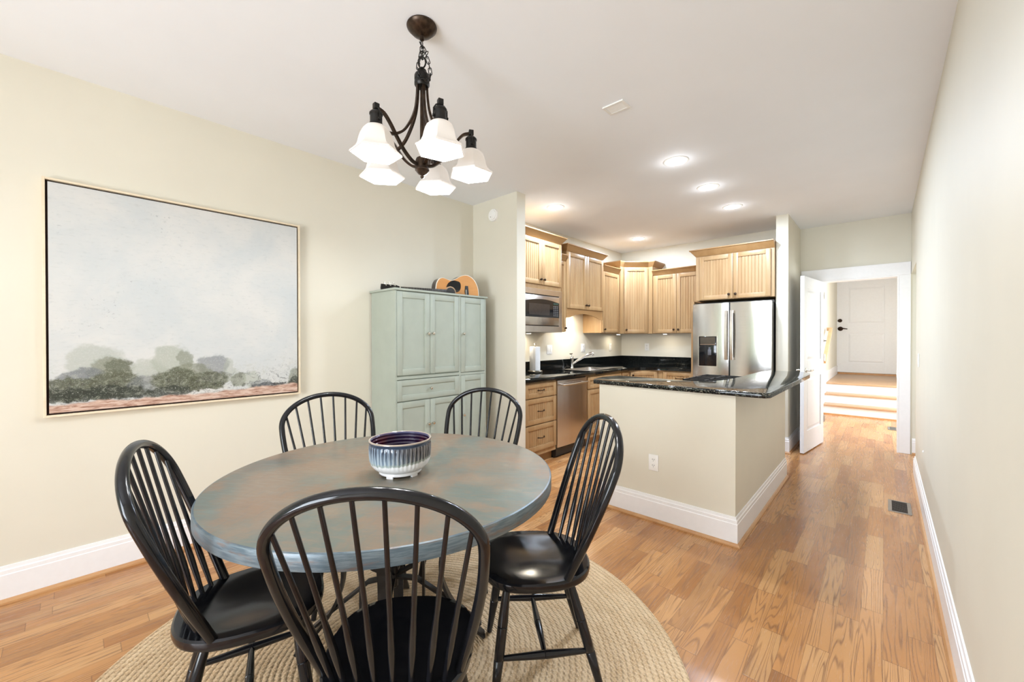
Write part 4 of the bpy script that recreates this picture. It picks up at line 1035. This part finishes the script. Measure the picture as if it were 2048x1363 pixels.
# ------------------------------------------------------------------ outlets and switches
def plate(name, label, F, u, z, kind, w=.072, h=.117, group=None, cat='outlet'):
    t = thing(name, label, cat, F(u, 0, z), group)
    MB().fbox(F, u-w/2, u+w/2, .0005, .006, z-h/2, z+h/2, .002).build('cover_plate', M_plate, t)
    if kind == 'outlet':
        for dz in (-.021, .021):
            r = MB(); r.lathe([(.0165, .006), (.0165, .0078)], F(u, 0, z+dz), 20, F(0, 1, 0)-F(0, 0, 0)); rc = r.build('receptacle', M_plate, t)
            s = MB(); s.fbox(F, u-.0075, u-.0045, .0076, .0084, z+dz-.001, z+dz+.008); s.fbox(F, u+.0045, u+.0075, .0076, .0084, z+dz-.001, z+dz+.007)
            s.lathe([(.0025, .0076), (.0025, .0084)], F(u, 0, z+dz-.008), 8, F(0, 1, 0)-F(0, 0, 0)); s.build('slots', M_dark, rc, smooth=False)
    else:
        k = 1 if w < .09 else 2
        for i in range(k):
            uu = u+(i-(k-1)/2)*.046
            MB().fbox(F, uu-.016, uu+.016, .006, .009, z-.033, z+.033, .001).build('rocker', M_plate, t)
    return t
FY = frame((0, YI, 0), (1, 0, 0), (0, -1, 0))
plate('wall_outlet', 'white wall outlet low on the cream half wall', FY, -1.229, .419, 'outlet')
FW = frame((XL, 0, 0), (0, 1, 0), (1, 0, 0))
plate('light_switch', 'white switch plate on the kitchen wall between paper towels and faucet', FW, 4.255, 1.175, 'switch', .115, cat='switch')
plate('wall_outlet', 'white outlet plate on the kitchen wall behind the faucet spout', FW, 5.06, 1.184, 'outlet', .10)
plate('wall_outlet', 'white outlet on the sink wall near the kitchen corner', FW, 5.866, 1.182, 'outlet')
FK = frame((0, YK, 0), (1, 0, 0), (0, -1, 0))
plate('wall_outlet', 'white outlet on the kitchen back wall under the two-door cabinet', FK, -2.80, 1.182, 'outlet')
FR = frame((XR, 0, 0), (0, 1, 0), (-1, 0, 0))
plate('light_switch', 'white switch plate far down the right hall wall', FR, 5.015, 1.125, 'switch', cat='switch')

# ------------------------------------------------------------------ floor and ceiling vents
def register(name, label, x0, x1, y0, y1, fm, im):
    t = thing(name, label, 'vent', ((x0+x1)/2, (y0+y1)/2, 0), 'floor registers')
    b = .022
    MB().box(x0, x1, y0, y0+b*.6, .0003, .006, .001).box(x0, x1, y1-b*.6, y1, .0003, .006, .001).box(x0, x0+b, y0+b*.6, y1-b*.6, .0003, .006, .001).box(x1-b, x1, y0+b*.6, y1-b*.6, .0003, .006, .001).build('frame', fm, t, smooth=False)
    m = MB(); m.box(x0+b, x1-b, y0+b*.6, y1-b*.6, .0003, .0012); m.build('duct', M_dark, t, smooth=False)
    m = MB(); n = 10
    for i in range(n): yy = y0+b*.6+(y1-y0-b*1.2)*(i+.3)/n; m.box(x0+b, x1-b, yy, yy+.008, .0015, .004)
    m.build('louvres', im, t, smooth=False)
register('floor_register', 'dark metal floor vent in the hall beside the right wall', .026, .158, 4.215, 4.51, flat('register_metal', (.30, .26, .22), .35, .8), M_bronze)
register('floor_register', 'grey floor vent in the entry in front of the steps', .042, .15, 7.95, 8.22, flat('grey_metal', (.25, .25, .24), .4, .5), flat('grey_louvre', (.2, .2, .19), .5))
cvx = thing('ceiling_vent', 'small white rectangular vent in the ceiling', 'vent', (-1.215, 2.275, H-.001))
pv = [(-1.282, 2.222), (-1.150, 2.222), (-1.150, 2.322), (-1.282, 2.322)]
MB().box(-1.285, -1.148, 2.220, 2.235, H-.009, H-.0005, .001).box(-1.285, -1.148, 2.309, 2.324, H-.009, H-.0005, .001).box(-1.285, -1.270, 2.235, 2.309, H-.009, H-.0005, .001).box(-1.163, -1.148, 2.235, 2.309, H-.009, H-.0005, .001).build('frame', M_plate, cvx, smooth=False)
m = MB()
for i in range(5): y = 2.238+.0145*i; m.poly8([(-1.270, y, H-.003), (-1.163, y, H-.003), (-1.163, y+.011, H-.008), (-1.270, y+.011, H-.008), (-1.270, y, H-.0015), (-1.163, y, H-.0015), (-1.163, y+.011, H-.0065), (-1.270, y+.011, H-.0065)])
m.build('louvres', M_plate, cvx, smooth=False)

# ------------------------------------------------------------------ recessed ceiling lights
RL = [(-1.236, 3.291, 'nearest of the row of three recessed ceiling lights over the peninsula'), (-1.226, 4.061, 'middle of the row of three recessed ceiling lights over the peninsula'), (-1.212, 4.841, 'farthest of the row of three recessed ceiling lights, nearest the refrigerator'),
      (-2.627, 3.553, 'recessed ceiling light in front of the microwave cabinet'), (-2.586, 5.479, 'recessed ceiling light in front of the corner cabinet')]
DOWN_P = 15
for x, y, lb in RL:
    t = thing('recessed_light', lb, 'ceiling light', (x, y, H-.001), 'recessed lights in the kitchen ceiling')
    MB().lathe([(.076, -.0025), (.082, -.006), (.094, -.004), (.096, -.0005)], (x, y, H), 48, cap=False).build('trim_ring', M_plate, t)
    MB().lathe([(.0765, -.0025), (.0758, -.0010), (.001, -.0008)], (x, y, H), 40, cap=False).build('lens', M_down, t)
    lamp('recessed_lamp', 'AREA', (0, 0, -.012), DOWN_P, (.77, .92, 1.13), (0, 0, 0), .11, .11, t)
    lamp('recessed_glow', 'POINT', (0, 0, -.065), .45, (.9, .95, 1), sx=.03, parent=t)

# ------------------------------------------------------------------ chandelier
KX, KY = -1.555, 1.085
kd = thing('chandelier', 'bronze five-arm chandelier with white bell glass shades above the table', 'chandelier', (KX, KY, H-.001))
K = lambda r, a, z: Vector((KX+r*math.cos(a), KY+r*math.sin(a), z))
MB().lathe([(.066, -.0005), (.068, -.006), (.066, -.012), (.060, -.018), (.045, -.034), (.022, -.046), (.012, -.050), (.010, -.064), (.003, -.068)], (KX, KY, H), 40).build('canopy', M_lampmetal, kd)
def link(m, c, L, w, r, d, sd):
    d = Vector(d).normalized(); sd = Vector(sd); sd = (sd-d*sd.dot(d)).normalized()
    pts = [c+d*(L/2-w/2)*(1 if math.sin(a) > 0 else -1)+(d*math.sin(a)+sd*math.cos(a))*w/2 for a in [2*PI*(i+.5)/12 for i in range(12)]]
    m.tube(pts, r, 6, closed=True)
m = MB(); z = H-.066
for i in range(3):
    link(m, Vector((KX, KY, z-.016-.026*i)), .036, .018, .0022, (0, 0, 1), (1, .6, 0) if i % 2 else (-.6, 1, 0))
# spare chain looped down to one side (toward the camera's right)
rv = Vector((math.cos(YAW), math.sin(YAW), 0))
cp = [(0, 2.640), (.012, 2.62), (.022, 2.60), (.030, 2.575), (.038, 2.55), (.043, 2.525), (.046, 2.50), (.042, 2.478), (.028, 2.470), (.010, 2.478), (-.004, 2.50), (-.010, 2.525), (-.008, 2.55), (0, 2.575), (.006, 2.60)]
fr_ = -Vector((fwd.x, fwd.y, 0)).normalized()*.036
for i in range(len(cp)-1):
    a = Vector((KX, KY, cp[i][1]))+rv*cp[i][0]+fr_; b = Vector((KX, KY, cp[i+1][1]))+rv*cp[i+1][0]+fr_
    link(m, (a+b)/2, (b-a).length*1.35, .014, .0020, b-a, rv if i % 2 else fr_)
m.build('chain', M_lampiron, kd)
# wire loop
m = MB(); m.tube([Vector((KX, KY, 2.60+.0)) + rv*(.018+.012*math.cos(a)+.006*math.sin(a))+Vector((0, 0, .016*math.sin(a)+.01*math.cos(a)))+fr_*.4 for a in [2*PI*i/14 for i in range(15)]], .0018, 6); m.build('cord', M_lampiron, kd)
m = MB(); lp = [Vector((KX, KY, 2.578))+rv*.017*math.cos(a)+Vector((0, 0, .026*math.sin(a))) for a in [2*PI*i/16 for i in range(16)]]; m.tube(lp, .0035, 8, closed=True)
m.lathe([(.010, 2.535), (.013, 2.545), (.009, 2.553)], (KX, KY, 0), 16); m.build('hanging_loop', M_lampiron, kd)
MB().lathe([(.012, 2.545), (.020, 2.541), (.022, 2.530), (.031, 2.522), (.034, 2.515), (.034, 2.497), (.031, 2.493), (.034, 2.489), (.034, 2.474), (.028, 2.466), (.010, 2.464)], (KX, KY, 0), 28).build('collar', M_lampiron, kd)
MB().lathe([(.004, 2.050), (.009, 2.056), (.006, 2.064), (.018, 2.070), (.028, 2.082), (.032, 2.086), (.032, 2.092), (.029, 2.095), (.030, 2.128), (.026, 2.140), (.010, 2.150), (.008, 2.47)], (KX, KY, 0), 28).build('hub', M_lampmetal, kd)
def spline(P, k=8):
    out = []
    for i in range(len(P)-1):
        p0, p1, p2, p3 = P[max(i-1, 0)], P[i], P[i+1], P[min(i+2, len(P)-1)]
        for j in range(k):
            t_ = j/k; out.append(tuple(.5*((2*p1[q])+(-p0[q]+p2[q])*t_+(2*p0[q]-5*p1[q]+4*p2[q]-p3[q])*t_**2+(-p0[q]+3*p1[q]-3*p2[q]+p3[q])*t_**3) for q in range(2)))
    return out+[P[-1]]
armp = spline([(.026, 2.108), (.055, 2.116), (.095, 2.150), (.130, 2.196), (.160, 2.240), (.190, 2.272), (.228, 2.282)])
stemp = spline([(.022, 2.475), (.026, 2.41), (.036, 2.35), (.060, 2.29), (.095, 2.235), (.135, 2.205), (.160, 2.198), (.182, 2.198)])
SR = .225
for ang in (-91, -16, 57, 128, -159):
    a = math.radians(ang); sd = (-math.sin(a), math.cos(a), 0)
    MB().strap([K(r, a, z) for r, z in armp], .013, .011, sd).build('arm', M_lampmetal, kd)
    MB().strap([K(r, a, z) for r, z in stemp], .012, .010, sd).build('stem', M_lampmetal, kd)
    c = K(SR, a, 0)
    q = Vector((math.cos(a), math.sin(a), 0)); sv = Vector(sd)
    m = MB(); 
    m.poly8([c+q*i_+sv*j_+Vector((0, 0, z_)) for z_ in (2.272, 2.297) for i_, j_ in ((-.011, -.011), (.011, -.011), (.011, .011), (-.011, .011))], .002)
    m.lathe([(.006, 2.272), (.008, 2.268), (.020, 2.264), (.027, 2.256), (.027, 2.250), (.0245, 2.247), (.0245, 2.214), (.028, 2.211), (.029, 2.205), (.037, 2.200), (.037, 2.196), (.028, 2.194)], c, 24)
    m.tube([c+sv*s_*1.0+Vector((0, 0, z_)) for s_, z_ in ((-.029, 2.225), (-.029, 2.255), (-.018, 2.272), (0, 2.279), (.018, 2.272), (.029, 2.255), (.029, 2.225))], .0028, 6)
    for s_ in (-1, 1): m.lathe([(.006, -.004), (.006, .004)], c+sv*s_*.029+Vector((0, 0, 2.225)), 10, sv)
    m.build('socket', M_lampiron, kd)
    # hexagonal bell shade
    def hexr(r, z, rnd, th=0):
        o = []
        for i in range(48):
            b = 2*PI*i/48; sec = (b+PI/6) % (PI/3)-PI/6
            hx_ = math.cos(PI/6)/math.cos(sec); k_ = rnd*1+(1-rnd)*hx_/math.cos(PI/6)*.93
            o.append(c+Vector((math.cos(b+a)*(r-th)*k_, math.sin(b+a)*(r-th)*k_, z)))
        return o
    pr = [(.030, 2.203, 1), (.043, 2.197, .8), (.054, 2.186, .55), (.061, 2.170, .3), (.066, 2.150, .15), (.070, 2.130, .08), (.077, 2.113, 0), (.088, 2.101, 0), (.097, 2.095, 0), (.0985, 2.091, 0), (.0985, 2.086, 0)]
    outer = [hexr(r, z, k_) for r, z, k_ in pr]
    inner = [hexr(r, z, k_, .004) for r, z, k_ in pr[::-1]]
    MB().loops(outer+inner, cap=False).build('shade', M_shade, kd)
    MB().lathe([(.001, 2.104), (.014, 2.107), (.024, 2.118), (.028, 2.132), (.025, 2.150), (.015, 2.172), (.013, 2.198)], c, 20, cap=False).build('bulb', M_bulb, kd)
    lo = lamp('chandelier_lamp', 'POINT', K(SR, a, 2.096)-Vector((KX, KY, H-.001)), 5, (.88, .94, 1.0), sx=.02, parent=kd)
# small wall bumper on the right wall
tag(MB().lathe([(.010, 0), (.010, .004), (.004, .007)], (XR, 4.418, .448), 14, (-1, 0, 0)).build('wall_bumper', M_plate, loc=(XR, 4.418, .448)), 'tiny round white wall bumper on the right hall wall', 'bumper')
for o in list(S.objects):
    if '_o' in o: del o['_o']
